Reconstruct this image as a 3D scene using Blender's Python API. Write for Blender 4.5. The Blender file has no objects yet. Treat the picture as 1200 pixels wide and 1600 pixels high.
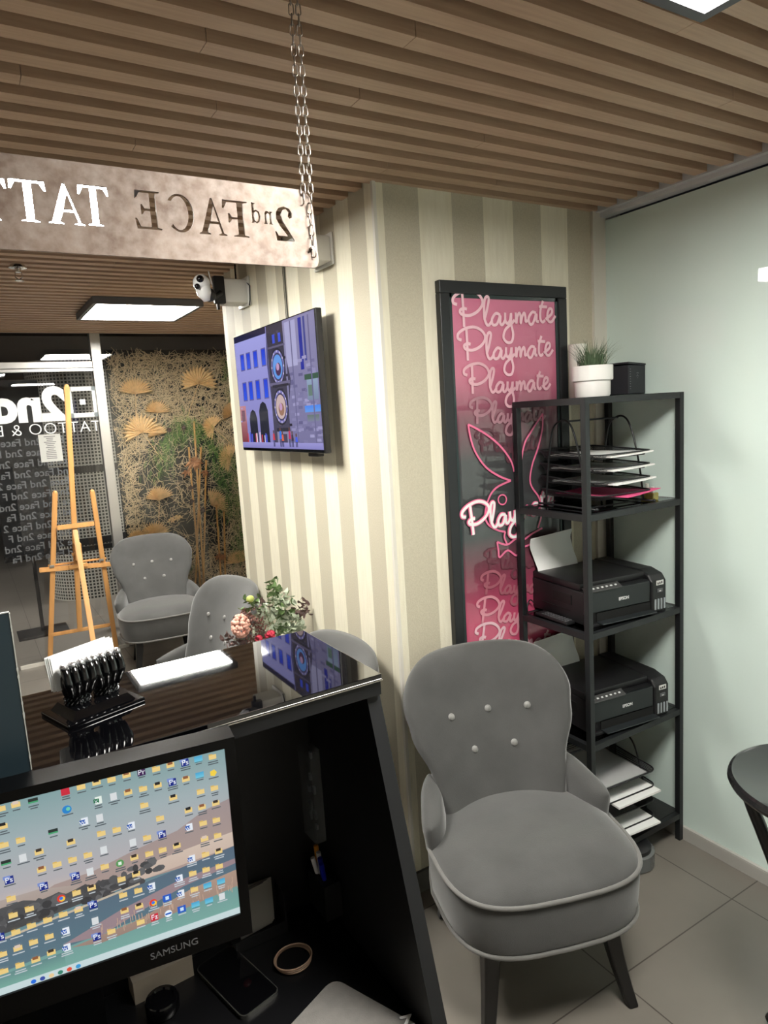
import bpy, bmesh, math, random
from mathutils import Vector, Matrix, Euler
R_ = math.radians
random.seed(7)
SC = bpy.context.scene
COL = SC.collection

# ---------------------------------------------------------------- camera
FPX, PITCH, ROLL, YAW = 1072.0, .1437, -.0612, .5417
CAM = Vector((0, 0, 1.741))
_cp, _sp = math.cos(PITCH), math.sin(PITCH)
FWD = Vector((math.sin(YAW)*_cp, math.cos(YAW)*_cp, -_sp))
_r0 = Vector((math.cos(YAW), -math.sin(YAW), 0)); _u0 = _r0.cross(FWD)
RT = _r0*math.cos(ROLL) + _u0*math.sin(ROLL); UP = RT.cross(FWD)
cd = bpy.data.cameras.new('camera'); cam = bpy.data.objects.new('camera', cd); COL.objects.link(cam)
cd.sensor_fit = 'HORIZONTAL'; cd.sensor_width = 36; cd.lens = 36*FPX/1200; cd.clip_start = .02; cd.clip_end = 60
cam.matrix_world = Matrix(((RT.x, UP.x, -FWD.x, CAM.x), (RT.y, UP.y, -FWD.y, CAM.y), (RT.z, UP.z, -FWD.z, CAM.z), (0, 0, 0, 1)))
SC.camera = cam
def _ray(px, py): return RT*((px-600)/FPX) - UP*((py-800)/FPX) + FWD
def atY(px, py, Y): d = _ray(px, py); return CAM + d*((Y-CAM.y)/d.y)      # a point on a known plane, surveyed from the photograph
def atX(px, py, X): d = _ray(px, py); return CAM + d*((X-CAM.x)/d.x)
def atZ(px, py, Z): d = _ray(px, py); return CAM + d*((Z-CAM.z)/d.z)

# ---------------------------------------------------------------- world, light, exposure
w = bpy.data.worlds.new('world'); SC.world = w; w.use_nodes = True
w.node_tree.nodes['Background'].inputs[0].default_value = (.8, .88, 1, 1)
w.node_tree.nodes['Background'].inputs[1].default_value = .05
SC.view_settings.view_transform = 'Standard'; SC.view_settings.look = 'None'
SC.view_settings.gamma = 1; SC.view_settings.use_curve_mapping = False
SC.view_settings.exposure = 0.0
LAMP_POWER = 50.0        # emission of the ceiling panels
SC.cycles.max_bounces = 10; SC.cycles.transparent_max_bounces = 16

# ---------------------------------------------------------------- materials
def s2l(c): return tuple(((v/255)/12.92 if v/255 <= .04045 else (((v/255)+.055)/1.055)**2.4) for v in c)
MATS = {}
def mat(name, rgb, rough=.5, metal=0., var=0., vscale=20., bump=0., bscale=80., emit=0., coat=0., sheen=0., spec=.5, stretch=None, alpha=1.):
    if name in MATS: return MATS[name]
    m = bpy.data.materials.new(name); m.use_nodes = True; nt = m.node_tree; N = nt.nodes; L = nt.links
    b = N['Principled BSDF']; c = s2l(rgb)
    b.inputs['Base Color'].default_value = (*c, 1); b.inputs['Roughness'].default_value = rough
    b.inputs['Metallic'].default_value = metal; b.inputs['Specular IOR Level'].default_value = spec
    b.inputs['Coat Weight'].default_value = coat; b.inputs['Sheen Weight'].default_value = sheen
    b.inputs['Alpha'].default_value = alpha
    if emit: b.inputs['Emission Color'].default_value = (*c, 1); b.inputs['Emission Strength'].default_value = emit
    if var or bump:
        tc = N.new('ShaderNodeTexCoord'); mp = N.new('ShaderNodeMapping'); L.new(tc.outputs['Object'], mp.inputs[0])
        if stretch: mp.inputs['Scale'].default_value = stretch
        nz = N.new('ShaderNodeTexNoise'); nz.inputs['Scale'].default_value = vscale; nz.inputs['Detail'].default_value = 6
        L.new(mp.outputs[0], nz.inputs['Vector'])
        if var:
            rp = N.new('ShaderNodeMapRange'); rp.inputs['From Min'].default_value = .3; rp.inputs['From Max'].default_value = .7
            rp.inputs['To Min'].default_value = 1-var; rp.inputs['To Max'].default_value = 1+var
            L.new(nz.outputs['Fac'], rp.inputs['Value'])
            mx = N.new('ShaderNodeVectorMath'); mx.operation = 'SCALE'; mx.inputs[0].default_value = c
            L.new(rp.outputs[0], mx.inputs['Scale']); L.new(mx.outputs[0], b.inputs['Base Color'])
        if bump:
            n2 = N.new('ShaderNodeTexNoise'); n2.inputs['Scale'].default_value = bscale; L.new(mp.outputs[0], n2.inputs['Vector'])
            bp = N.new('ShaderNodeBump'); bp.inputs['Strength'].default_value = bump; bp.inputs['Distance'].default_value = .01
            L.new(n2.outputs['Fac'], bp.inputs['Height']); L.new(bp.outputs[0], b.inputs['Normal'])
    MATS[name] = m; return m
def math_node(nt, op, a, b=None, c=None):
    n = nt.nodes.new('ShaderNodeMath'); n.operation = op
    for i, v in enumerate((a, b, c)):
        if v is None: continue
        if isinstance(v, (int, float)): n.inputs[i].default_value = v
        else: nt.links.new(v, n.inputs[i])
    return n.outputs[0]
def mixc(nt, f, a, b):
    n = nt.nodes.new('ShaderNodeMix'); n.data_type = 'RGBA'
    if isinstance(f, (int, float)): n.inputs[0].default_value = f
    else: nt.links.new(f, n.inputs[0])
    for i, v in ((6, a), (7, b)):
        if isinstance(v, tuple): n.inputs[i].default_value = (*v, 1)
        else: nt.links.new(v, n.inputs[i])
    return n.outputs[2]
def new_mat(name, rough=.5):
    m = bpy.data.materials.new(name); m.use_nodes = True; MATS[name] = m
    m.node_tree.nodes['Principled BSDF'].inputs['Roughness'].default_value = rough
    tc = m.node_tree.nodes.new('ShaderNodeTexCoord'); sp = m.node_tree.nodes.new('ShaderNodeSeparateXYZ')
    m.node_tree.links.new(tc.outputs['Object'], sp.inputs[0])
    return m, m.node_tree, m.node_tree.nodes['Principled BSDF'], tc.outputs['Object'], sp
def wallpaper(name, axis, start, period):
    m, nt, b, vec, sp = new_mat(name, .62)
    v = sp.outputs[axis]
    f = math_node(nt, 'FRACT', math_node(nt, 'DIVIDE', math_node(nt, 'SUBTRACT', v, start), period))
    dark = math_node(nt, 'LESS_THAN', f, .5)
    mp = nt.nodes.new('ShaderNodeMapping'); nt.links.new(vec, mp.inputs[0]); mp.inputs['Scale'].default_value = (1, 1, .12)
    n1 = nt.nodes.new('ShaderNodeTexNoise'); n1.inputs['Scale'].default_value = 90; n1.inputs['Detail'].default_value = 4; nt.links.new(mp.outputs[0], n1.inputs['Vector'])
    n2 = nt.nodes.new('ShaderNodeTexNoise'); n2.inputs['Scale'].default_value = 260; n2.inputs['Detail'].default_value = 2; nt.links.new(vec, n2.inputs['Vector'])
    lightc = mixc(nt, n1.outputs['Fac'], s2l((222, 215, 192)), s2l((243, 238, 218)))
    darkc = mixc(nt, n2.outputs['Fac'], s2l((182, 174, 152)), s2l((210, 203, 182)))
    nt.links.new(mixc(nt, dark, lightc, darkc), b.inputs['Base Color'])
    bp = nt.nodes.new('ShaderNodeBump'); bp.inputs['Strength'].default_value = .25; bp.inputs['Distance'].default_value = .004
    nt.links.new(n2.outputs['Fac'], bp.inputs['Height']); nt.links.new(bp.outputs[0], b.inputs['Normal'])
    return m
def tile_mat():
    m, nt, b, vec, sp = new_mat('floor_tile', .28)
    T = .5855
    def edge(o, off):
        f = math_node(nt, 'FRACT', math_node(nt, 'DIVIDE', math_node(nt, 'SUBTRACT', o, off), T))
        d = math_node(nt, 'ABSOLUTE', math_node(nt, 'SUBTRACT', f, .5))
        return math_node(nt, 'GREATER_THAN', d, .5-.0022/T)
    g = math_node(nt, 'MAXIMUM', edge(sp.outputs[0], 2.073), edge(sp.outputs[1], 1.267))
    n1 = nt.nodes.new('ShaderNodeTexNoise'); n1.inputs['Scale'].default_value = 3; n1.inputs['Detail'].default_value = 8; nt.links.new(vec, n1.inputs['Vector'])
    base = mixc(nt, n1.outputs['Fac'], s2l((108, 103, 96)), s2l((130, 124, 116)))
    nt.links.new(mixc(nt, g, base, s2l((70, 64, 58))), b.inputs['Base Color'])
    return m
def thin_glass(name, tint=(1, 1, 1), refl=1.0, haze=0.):
    m = bpy.data.materials.new(name); m.use_nodes = True; nt = m.node_tree; N = nt.nodes; L = nt.links
    N.remove(N['Principled BSDF']); out = N['Material Output']
    t = N.new('ShaderNodeBsdfTransparent'); t.inputs[0].default_value = (*tint, 1)
    g = N.new('ShaderNodeBsdfGlossy'); g.inputs['Roughness'].default_value = .01
    fr = N.new('ShaderNodeFresnel'); fr.inputs[0].default_value = 1.5
    f = math_node(nt, 'MULTIPLY', fr.outputs[0], refl)
    mx = N.new('ShaderNodeMixShader'); L.new(f, mx.inputs[0]); L.new(t.outputs[0], mx.inputs[1]); L.new(g.outputs[0], mx.inputs[2])
    L.new(mx.outputs[0], out.inputs[0]); MATS[name] = m; return m
def vcol_mat(name, emit=0., rough=.4, coat=0.):
    m = bpy.data.materials.new(name); m.use_nodes = True; nt = m.node_tree; b = nt.nodes['Principled BSDF']
    a = nt.nodes.new('ShaderNodeVertexColor'); a.layer_name = 'Col'
    b.inputs['Roughness'].default_value = rough; b.inputs['Coat Weight'].default_value = coat
    if emit:
        b.inputs['Base Color'].default_value = (.01, .01, .01, 1)
        nt.links.new(a.outputs[0], b.inputs['Emission Color']); b.inputs['Emission Strength'].default_value = emit
    else: nt.links.new(a.outputs[0], b.inputs['Base Color'])
    MATS[name] = m; return m
def rust_mat():
    m, nt, b, vec, sp = new_mat('rusty_steel', .55)
    b.inputs['Metallic'].default_value = .2
    n1 = nt.nodes.new('ShaderNodeTexNoise'); n1.inputs['Scale'].default_value = 9; n1.inputs['Detail'].default_value = 12; n1.inputs['Roughness'].default_value = .7; nt.links.new(vec, n1.inputs['Vector'])
    n2 = nt.nodes.new('ShaderNodeTexNoise'); n2.inputs['Scale'].default_value = 60; n2.inputs['Detail'].default_value = 5; nt.links.new(vec, n2.inputs['Vector'])
    r1 = nt.nodes.new('ShaderNodeMapRange'); r1.inputs[1].default_value = .35; r1.inputs[2].default_value = .65; nt.links.new(n1.outputs['Fac'], r1.inputs[0])
    r2 = nt.nodes.new('ShaderNodeMapRange'); r2.inputs[1].default_value = .35; r2.inputs[2].default_value = .7; nt.links.new(n2.outputs['Fac'], r2.inputs[0])
    c1 = mixc(nt, r1.outputs[0], s2l((96, 76, 64)), s2l((138, 120, 108)))
    c2 = mixc(nt, math_node(nt, 'MULTIPLY', r2.outputs[0], .4), c1, s2l((176, 166, 158)))
    nt.links.new(c2, b.inputs['Base Color'])
    return m
def wood_slat_mat():
    m, nt, b, vec, sp = new_mat('slat_wood', .5)
    mp = nt.nodes.new('ShaderNodeMapping'); nt.links.new(vec, mp.inputs[0]); mp.inputs['Scale'].default_value = (.05, 1, 1)
    n1 = nt.nodes.new('ShaderNodeTexNoise'); n1.inputs['Scale'].default_value = 120; n1.inputs['Detail'].default_value = 5; nt.links.new(mp.outputs[0], n1.inputs['Vector'])
    nt.links.new(mixc(nt, n1.outputs['Fac'], s2l((168, 138, 114)), s2l((206, 176, 148))), b.inputs['Base Color'])
    return m
def column_mesh_mat():
    m, nt, b, vec, sp = new_mat('wire_mesh_wrap', .35)
    ang = math_node(nt, 'ARCTAN2', math_node(nt, 'SUBTRACT', sp.outputs[1], 8.0), math_node(nt, 'SUBTRACT', sp.outputs[0], 1.07))
    u = math_node(nt, 'FRACT', math_node(nt, 'MULTIPLY', ang, .45/.034))
    v = math_node(nt, 'FRACT', math_node(nt, 'MULTIPLY', sp.outputs[2], 1/.034))
    g = math_node(nt, 'MAXIMUM', math_node(nt, 'LESS_THAN', u, .38), math_node(nt, 'LESS_THAN', v, .38))
    nt.links.new(mixc(nt, g, s2l((34, 34, 32)), s2l((168, 166, 156))), b.inputs['Base Color'])
    return m

WP_X = wallpaper('striped_wallpaper_poster_wall', 0, 1.234, .273)
WP_Y = wallpaper('striped_wallpaper_screen_wall', 1, 2.0, .215)
TILE = tile_mat(); RUST = rust_mat(); SLAT = wood_slat_mat()
GLASS = thin_glass('clear_glass'); SHELFGLASS = thin_glass('smoked_shelf_glass', (.62, .66, .66), 1.2)
VEL = mat('grey_velvet', (72, 72, 71), .85, var=.16, vscale=7, sheen=.35, bump=.1, bscale=400, spec=.2)
VELD = mat('grey_velvet_piping', (100, 99, 96), .7, sheen=.3, spec=.2)
BLK = mat('black_powder_coat', (26, 28, 30), .45)
BLKW = mat('black_wood', (20, 19, 19), .32)
BLKP = mat('black_plastic', (24, 24, 26), .42, bump=.12, bscale=900)
BLKG = mat('black_gloss', (7, 7, 9), .06)
BLKGL = mat('black_counter_glass', (5, 5, 7), .015, spec=1.0, coat=.6)
WHT = mat('white_plastic', (225, 224, 218), .45)
PAPER = mat('white_paper', (238, 238, 236), .8)
CHROME = mat('chrome', (200, 196, 190), .22, 1.0)
STEEL = mat('galvanised_chain', (176, 168, 160), .3, 1.0)
ALU = mat('brushed_aluminium', (190, 188, 184), .35, .8)
PINE = mat('pine_wood', (206, 152, 92), .45, var=.10, vscale=30, stretch=(1, 1, .08))
PINK = mat('pink_paper', (236, 92, 146), .7)

# ---------------------------------------------------------------- mesh helpers
def BM(): return bmesh.new()
def mtx(loc=(0, 0, 0), rot=(0, 0, 0)): return Matrix.Translation(Vector(loc)) @ Euler(rot, 'XYZ').to_matrix().to_4x4()
def box(bm, c, s, rot=(0, 0, 0), bev=0., seg=2, M=None):
    T = mtx(c, rot); T = (M @ T) if M else T
    r = bmesh.ops.create_cube(bm, size=1.0, matrix=T @ Matrix.Diagonal((*s, 1)))
    if bev:
        es = {e for v in r['verts'] for e in v.link_edges}
        bmesh.ops.bevel(bm, geom=list(es), offset=bev, segments=seg, affect='EDGES', profile=.5)
def bar(bm, p0, p1, wx, wy, bev=0., upv=None):
    p0 = Vector(p0); p1 = Vector(p1); d = p1-p0; z = d.normalized()
    u = Vector(upv) if upv else (Vector((0, 1, 0)) if abs(z.y) < .9 else Vector((1, 0, 0)))
    x = u.cross(z).normalized(); y = z.cross(x)
    T = Matrix(((x.x, y.x, z.x, 0), (x.y, y.y, z.y, 0), (x.z, y.z, z.z, 0), (0, 0, 0, 1))); T.translation = (p0+p1)/2
    r = bmesh.ops.create_cube(bm, size=1.0, matrix=T @ Matrix.Diagonal((wx, wy, d.length, 1)))
    if bev:
        es = {e for v in r['verts'] for e in v.link_edges}
        bmesh.ops.bevel(bm, geom=list(es), offset=bev, segments=2, affect='EDGES')
def tube(bm, pts, r, n=8, closed=False, caps=True, flat=None):
    pts = [Vector(p) for p in pts]; rs = r if isinstance(r, (list, tuple)) else [r]*len(pts)
    k = len(pts); rings = []; prev = None
    for i, p in enumerate(pts):
        a = pts[(i-1) % k] if (closed or i > 0) else p; b = pts[(i+1) % k] if (closed or i < k-1) else p
        t = (b-a).normalized()
        if prev is None:
            u = Vector((0, 0, 1)) if abs(t.z) < .9 else Vector((1, 0, 0)); x = u.cross(t).normalized()
        else: x = (prev - t*prev.dot(t)).normalized()
        prev = x; y = t.cross(x)
        rings.append([bm.verts.new(p + (x*math.cos(2*math.pi*j/n) + y*math.sin(2*math.pi*j/n))*rs[i]) for j in range(n)])
    m = k if closed else k-1
    for i in range(m):
        A, B_ = rings[i], rings[(i+1) % k]
        for j in range(n): bm.faces.new((A[j], A[(j+1) % n], B_[(j+1) % n], B_[j]))
    if caps and not closed: bm.faces.new(rings[0][::-1]); bm.faces.new(rings[-1])
def lathe(bm, prof, c=(0, 0, 0), n=32, caps=True, M=None):
    rings = []
    for r, z in prof:
        rings.append([bm.verts.new((M or Matrix()) @ Vector((c[0]+r*math.cos(2*math.pi*j/n), c[1]+r*math.sin(2*math.pi*j/n), c[2]+z))) for j in range(n)])
    for A, B_ in zip(rings, rings[1:]):
        for j in range(n): bm.faces.new((A[j], A[(j+1) % n], B_[(j+1) % n], B_[j]))
    if caps: bm.faces.new(rings[0][::-1]); bm.faces.new(rings[-1])
def prism(bm, poly, f0, f1):
    A = [bm.verts.new(f0(*p)) for p in poly]; B_ = [bm.verts.new(f1(*p)) for p in poly]; n = len(poly)
    bm.faces.new(A); bm.faces.new(B_[::-1])
    for i in range(n): bm.faces.new((A[i], B_[i], B_[(i+1) % n], A[(i+1) % n]))
def ball(bm, c, r, n=12, sc=(1, 1, 1), rot=(0, 0, 0)):
    bmesh.ops.create_uvsphere(bm, u_segments=n, v_segments=max(6, n*2//3), radius=r, matrix=mtx(c, rot) @ Matrix.Diagonal((*sc, 1)))
def spline(pts, k=6, closed=False):
    P = [Vector(p) for p in pts]; n = len(P); out = []
    g = lambda i: P[i % n] if closed else P[max(0, min(n-1, i))]
    for i in range(n if closed else n-1):
        a, b, c, d = g(i-1), g(i), g(i+1), g(i+2)
        for j in range(k):
            t = j/k
            out.append(.5*((2*b)+(c-a)*t+(2*a-5*b+4*c-d)*t*t+(3*b-a-3*c+d)*t**3))
    if not closed: out.append(P[-1])
    return out
def ribbon(bm, pts, w, nrm, off=0., layer=None, col=None):
    pts = [Vector(p)+Vector(nrm)*(off+i*1.2e-5) for i, p in enumerate(pts)]; nrm = Vector(nrm); prev = None; n = len(pts)
    for i, p in enumerate(pts):
        t = (pts[min(n-1, i+1)]-pts[max(0, i-1)])
        if t.length < 1e-9: continue
        s = t.normalized().cross(nrm).normalized()*w/2
        cur = (bm.verts.new(p+s), bm.verts.new(p-s))
        if prev:
            f = bm.faces.new((prev[0], cur[0], cur[1], prev[1]))
            if layer:
                for l in f.loops: l[layer] = col
        prev = cur
def tag(o, label=None, cat=None, group=None, kind=None):
    if label: o['label'] = label
    if cat: o['category'] = cat
    if group: o['group'] = group
    if kind: o['kind'] = kind
    return o
def obj(name, bm, m, parent=None, label=None, smooth=False, sub=0, normals=True):
    if normals: bmesh.ops.recalc_face_normals(bm, faces=bm.faces)
    me = bpy.data.meshes.new(name); bm.to_mesh(me); bm.free()
    for x in (m if isinstance(m, (list, tuple)) else [m]): me.materials.append(x)
    o = bpy.data.objects.new(name, me); COL.objects.link(o)
    if parent: o.parent = parent
    if label: o['label'] = label
    if smooth:
        for p in me.polygons: p.use_smooth = True
        if smooth != 'all':
            try: me.set_sharp_from_angle(angle=R_(40))
            except Exception: pass
    if sub:
        md = o.modifiers.new('s', 'SUBSURF'); md.levels = sub; md.render_levels = sub
    return o
def thing(name, label, cat, loc=(0, 0, 0), rz=0., group=None):
    o = bpy.data.objects.new(name, None); COL.objects.link(o); o.location = loc; o.rotation_euler = (0, 0, rz); o.empty_display_size = .05
    return tag(o, label, cat, group)
def struct(name, bm, m, parent=None, label=None, **k):
    o = obj(name, bm, m, parent, **k)
    if not parent: tag(o, label, 'room', kind='structure')
    return o
def dup(root, loc, rz, label, group=None):
    r = root.copy(); COL.objects.link(r); r.location = loc; r.rotation_euler = (0, 0, rz); r['label'] = label
    if group: r['group'] = group
    for ch in list(root.children):
        c = ch.copy(); COL.objects.link(c); c.parent = r
        for g in list(ch.children): d = g.copy(); COL.objects.link(d); d.parent = c
    return r
def text_mesh(name, s, size, m, frame, parent=None, mirror=False, bold=0., depth=.0008, align='LEFT', spacing=1.):
    """flat lettering; frame = (origin, right, up)"""
    cu = bpy.data.curves.new(name, 'FONT'); cu.body = s; cu.size = size; cu.offset = bold; cu.extrude = depth/2; cu.align_x = align; cu.space_character = spacing; cu.resolution_u = 4
    t = bpy.data.objects.new(name, cu); COL.objects.link(t); bpy.context.view_layer.update()
    me = bpy.data.meshes.new_from_object(t.evaluated_get(bpy.context.evaluated_depsgraph_get())); me.name = name
    bpy.data.objects.remove(t); bpy.data.curves.remove(cu)
    o0, x, y = (Vector(v) for v in frame); x.normalize(); y.normalize(); z = x.cross(y)
    T = Matrix(((x.x, y.x, z.x, o0.x), (x.y, y.y, z.y, o0.y), (x.z, y.z, z.z, o0.z), (0, 0, 0, 1)))
    if mirror: T = T @ Matrix.Diagonal((-1, 1, 1, 1))
    me.transform(T); me.materials.clear(); me.materials.append(m)
    if mirror: me.flip_normals()
    o = bpy.data.objects.new(name, me); COL.objects.link(o)
    if parent: o.parent = parent
    return o

# ---------------------------------------------------------------- the room
ZC = 2.46; XG = 2.25; YP = 1.94; XT = 1.2; YT = 3.45; YS = 5.72
bm = BM(); box(bm, (1.0, 6.0, -.05), (9, 17, .1)); struct('floor', bm, TILE, label='large grey-brown matt floor tiles with dark grout')
# slatted ceiling: black void board with timber baffles below
bm = BM(); box(bm, (0.4, 2.2, 2.60), (5.8, 7.2, .04)); 
ceil = struct('ceiling', bm, mat('ceiling_void', (30, 34, 42), .8), label='dark ceiling void behind the timber slats')
bm = BM()
k0 = -int((1.23+1.2)/.0915)
for k in range(k0, 49):
    y1 = 1.230+.0915*k
    x1 = XG-.02 if y1 < YP+.03 else (XT if y1 < YT+.05 else 3.2)
    xs = [-2.5] + sorted(random.uniform(-2.2, x1-.4) for _ in range(2)) + [x1]
    for a, b in zip(xs, xs[1:]):
        box(bm, ((a+b)/2, y1-.0225, ZC+.05), (b-a-.0015, .045, .10))
so = obj('slat_cladding', bm, SLAT, ceil, 'brown timber slats')
# striped pillar
bm = BM()
def quad(bm, pts, mi=0):
    f = bm.faces.new([bm.verts.new(p) for p in pts]); f.material_index = mi
H = 2.58
quad(bm, [(XT, YP, 0), (XG+.1, YP, 0), (XG+.1, YP, H), (XT, YP, H)], 0)
quad(bm, [(XT, YP, 0), (XT, YP, H), (XT, YT, H), (XT, YT, 0)], 1)
quad(bm, [(XT, YT, 0), (XT, YT, H), (XG+.1, YT, H), (XG+.1, YT, 0)], 0)
quad(bm, [(XG+.1, YP, 0), (XG+.1, YT, 0), (XG+.1, YT, H), (XG+.1, YP, H)], 1)
struct('wall_middle', bm, [WP_X, WP_Y], label='pillar wall papered in cream and beige stripes')
# frosted glass partition on the right
bm = BM(); box(bm, (XG+.006, .2, 1.235), (.012, 3.5, 2.39))
gm = mat('frosted_mint_glass', (218, 234, 227), .5, var=.015, vscale=1.2, coat=.9, spec=.3); gm.node_tree.nodes['Principled BSDF'].inputs['Coat Roughness'].default_value = .015
struct('wall_right', bm, gm, label='mint-white back-painted glass partition')
bm = BM(); box(bm, (XG-.005, .2, .024), (.03, 3.48, .048)); box(bm, (XG-.012, .2, .050), (.014, 3.48, .005))
struct('baseboard_right', bm, mat('grey_aluminium_rail', (190, 188, 182), .4, .2), label='grey aluminium bottom rail of the glass partition')
bm = BM(); box(bm, (XG-.01, .2, 2.465), (.04, 3.48, .05)); box(bm, (XG-.02, .2, 2.50), (.07, 3.48, .09))
struct('trim_1', bm, mat('white_trim', (214, 214, 216), .5), label='white top rail of the glass partition')
bm = BM(); box(bm, (2.215, YP-.006, 1.24), (.07, .012, 2.48)); struct('trim_2', bm, mat('white_corner', (222, 218, 206), .5), label='pale corner strip between wallpaper and glass partition')
bm = BM(); box(bm, (1.6, YP-.006, .04), (1.3, .012, .08)); box(bm, (XT-.006, 2.7, .04), (.012, 1.52, .08)); struct('baseboard_middle', bm, mat('grey_skirting', (92, 90, 86), .5), label='grey skirting under the striped wallpaper')
bm = BM(); box(bm, (XT-.002, YP-.002, 1.24), (.012, .012, 2.46)); struct('trim_3', bm, mat('white_corner', (222, 218, 206)), label='corner bead of the striped pillar')
WL = mat('plain_wall', (196, 192, 184), .7)
bm = BM(); box(bm, (-2.55, 2.2, 1.3), (.1, 7.2, 2.6)); struct('wall_left', bm, WL, label='plain wall on the left')
bm = BM(); box(bm, (0.0, -1.45, 1.3), (5.2, .1, 2.6)); struct('wall_back', bm, WL, label='plain wall behind the camera')
bm = BM(); box(bm, (3.3, 4.7, 1.3), (.1, 2.4, 2.6)); struct('wall_far_right', bm, WL, label='wall closing the alcove past the striped pillar')

# shopfront
win = thing('window_1', 'aluminium shopfront with clear glass', 'window'); win['kind'] = 'structure'; win['category'] = 'room'
bm = BM(); box(bm, (-.8, YS, 1.25), (3.5, .008, 2.5)); box(bm, (2.1, YS, 1.25), (2.3, .008, 2.5)); obj('window_pane', bm, GLASS, win, 'clear glass pane')
bm = BM()
box(bm, (.955, YS, 1.25), (.075, .07, 2.5), bev=.004)
box(bm, (-.8, YS, 2.238), (3.44, .06, .05), bev=.004); box(bm, (-.8, YS-.002, 2.20), (3.44, .055, .02))
box(bm, (.3, YS, 2.49), (5.8, .06, .03)); box(bm, (3.15, YS, 1.25), (.06, .06, 2.5))
obj('window_frame', bm, ALU, win)
bm = BM(); box(bm, (.55, YS-.03, .008), (.78, .05, .016)); box(bm, (.55, YS-.05, .02), (.78, .012, .012)); obj('door_sill', bm, mat('pale_sill', (208, 204, 194), .5), win, 'pale threshold strip')
VIN = mat('white_vinyl', (235, 238, 236), .6, emit=.12)  # faint self-glow given to the vinyl, which is no light source
VING = mat('grey_vinyl', (92, 94, 97), .6)
yv = YS-.008
def lt(x, z): return (x, yv, z)
bm = BM()
x0, x1, z0, z1 = .715, .925, 1.845, 2.075
t_ = .033
for (a, b, c, d) in ((x0, x1, z1-t_, z1), (x0, x1, z0, z0+t_), (x0, x0+t_, z0, z1), (x1-t_, x1, z0, z1), (.80, .84, 1.94, 1.98)):
    box(bm, ((a+b)/2, yv, (c+d)/2), (b-a, .002, d-c))
obj('square_logo', bm, VIN, win, 'white square logo')
text_mesh('lettering', '2nd', .33, VIN, ((.695, yv, 1.842), (1, 0, 0), (0, 0, 1)), win, True, .016, .002, spacing=.98)
text_mesh('lettering', 'TATTOO & BEAUTY', .118, VIN, ((.93, yv, 1.735), (1, 0, 0), (0, 0, 1)), win, True, -.0015, .002, spacing=1.06)
for k in range(12):
    s = ['Face 2nd Face 2', '2nd Face 2nd F', 'ce 2nd Face 2nd', 'nd Face 2nd Fa'][k % 4]
    text_mesh('lettering', s, .075, VING, ((.66, yv+.003, 1.66-.078*k), (1, 0, 0), (0, 0, 1)), win, True, .001, .001)
p_ = BM(); box(p_, (.56, YS-.01, 1.63), (.15, .002, .205)); 
notice = obj('notice', p_, mat('notice_paper', (205, 205, 200), .7)); tag(notice, 'white printed notice sheet taped inside the shopfront glass under the lettering', 'notice')
p_ = BM()
for i in range(13):
    ww = random.uniform(.04, .085) if i < 9 else .07
    box(p_, (.56, YS-.0118, 1.715-.0135*i), (ww, .001, .005))
obj('printed_lines', p_, mat('print_grey', (110, 110, 112), .7), notice)

# outside: corridor, mesh-wrapped column, dark panel
bm = BM(); box(bm, (1, 14.3, 1.5), (9, .1, 3.2)); struct('wall_corridor', bm, mat('dark_corridor', (30, 34, 42), .6), label='dark corridor wall far beyond the shopfront')
bm = BM(); box(bm, (1, 10.05, 2.51), (9, 8.5, .1)); struct('ceiling_corridor', bm, mat('dark_corridor_top', (40, 38, 36), .7), label='dark corridor ceiling beyond the shopfront')
col = thing('column', 'round corridor column wrapped in pale wire mesh behind the shopfront', 'column', (0, 0, 0)); 
bm = BM(); lathe(bm, [(.45, 0.0), (.45, 2.46)], (1.07, 8.0, 0), 64); obj('mesh_wrap', bm, column_mesh_mat(), col, smooth=True)
bm = BM()
for z in (.58, 1.32): lathe(bm, [(.458, z), (.458, z+.07)], (1.07, 8.0, 0), 64)
obj('strap', bm, BLKP, col, 'black band')
pan = thing('banner', 'tall dark banner panel with a black foot rail standing behind the shopfront', 'banner')
bm = BM(); box(bm, (.40, 6.62, 1.45), (.42, .02, 1.5)); obj('banner_sheet', bm, mat('charcoal_banner', (24, 26, 30), .5), pan)
bm = BM(); box(bm, (.68, 6.62, .69), (1.0, .03, .045)); box(bm, (.4, 6.62, .01), (.4, .3, .02)); box(bm, (.4, 6.63, .36), (.03, .02, .7)); obj('foot_rail', bm, BLKP, pan)
ex = thing('fire_extinguisher', 'white and red container on the floor behind the shopfront, right of the easel', 'container', (1.08, 6.3, 0))
bm = BM(); box(bm, (0, 0, .24), (.1, .1, .20), bev=.01); obj('upper_body', bm, mat('white_can', (225, 225, 228), .4), ex, 'white upper half')
bm = BM(); box(bm, (0, 0, .07), (.11, .11, .14), bev=.01); obj('base', bm, mat('red_can', (160, 24, 36), .4), ex, 'red lower half')
ex.name = 'container'

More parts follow.
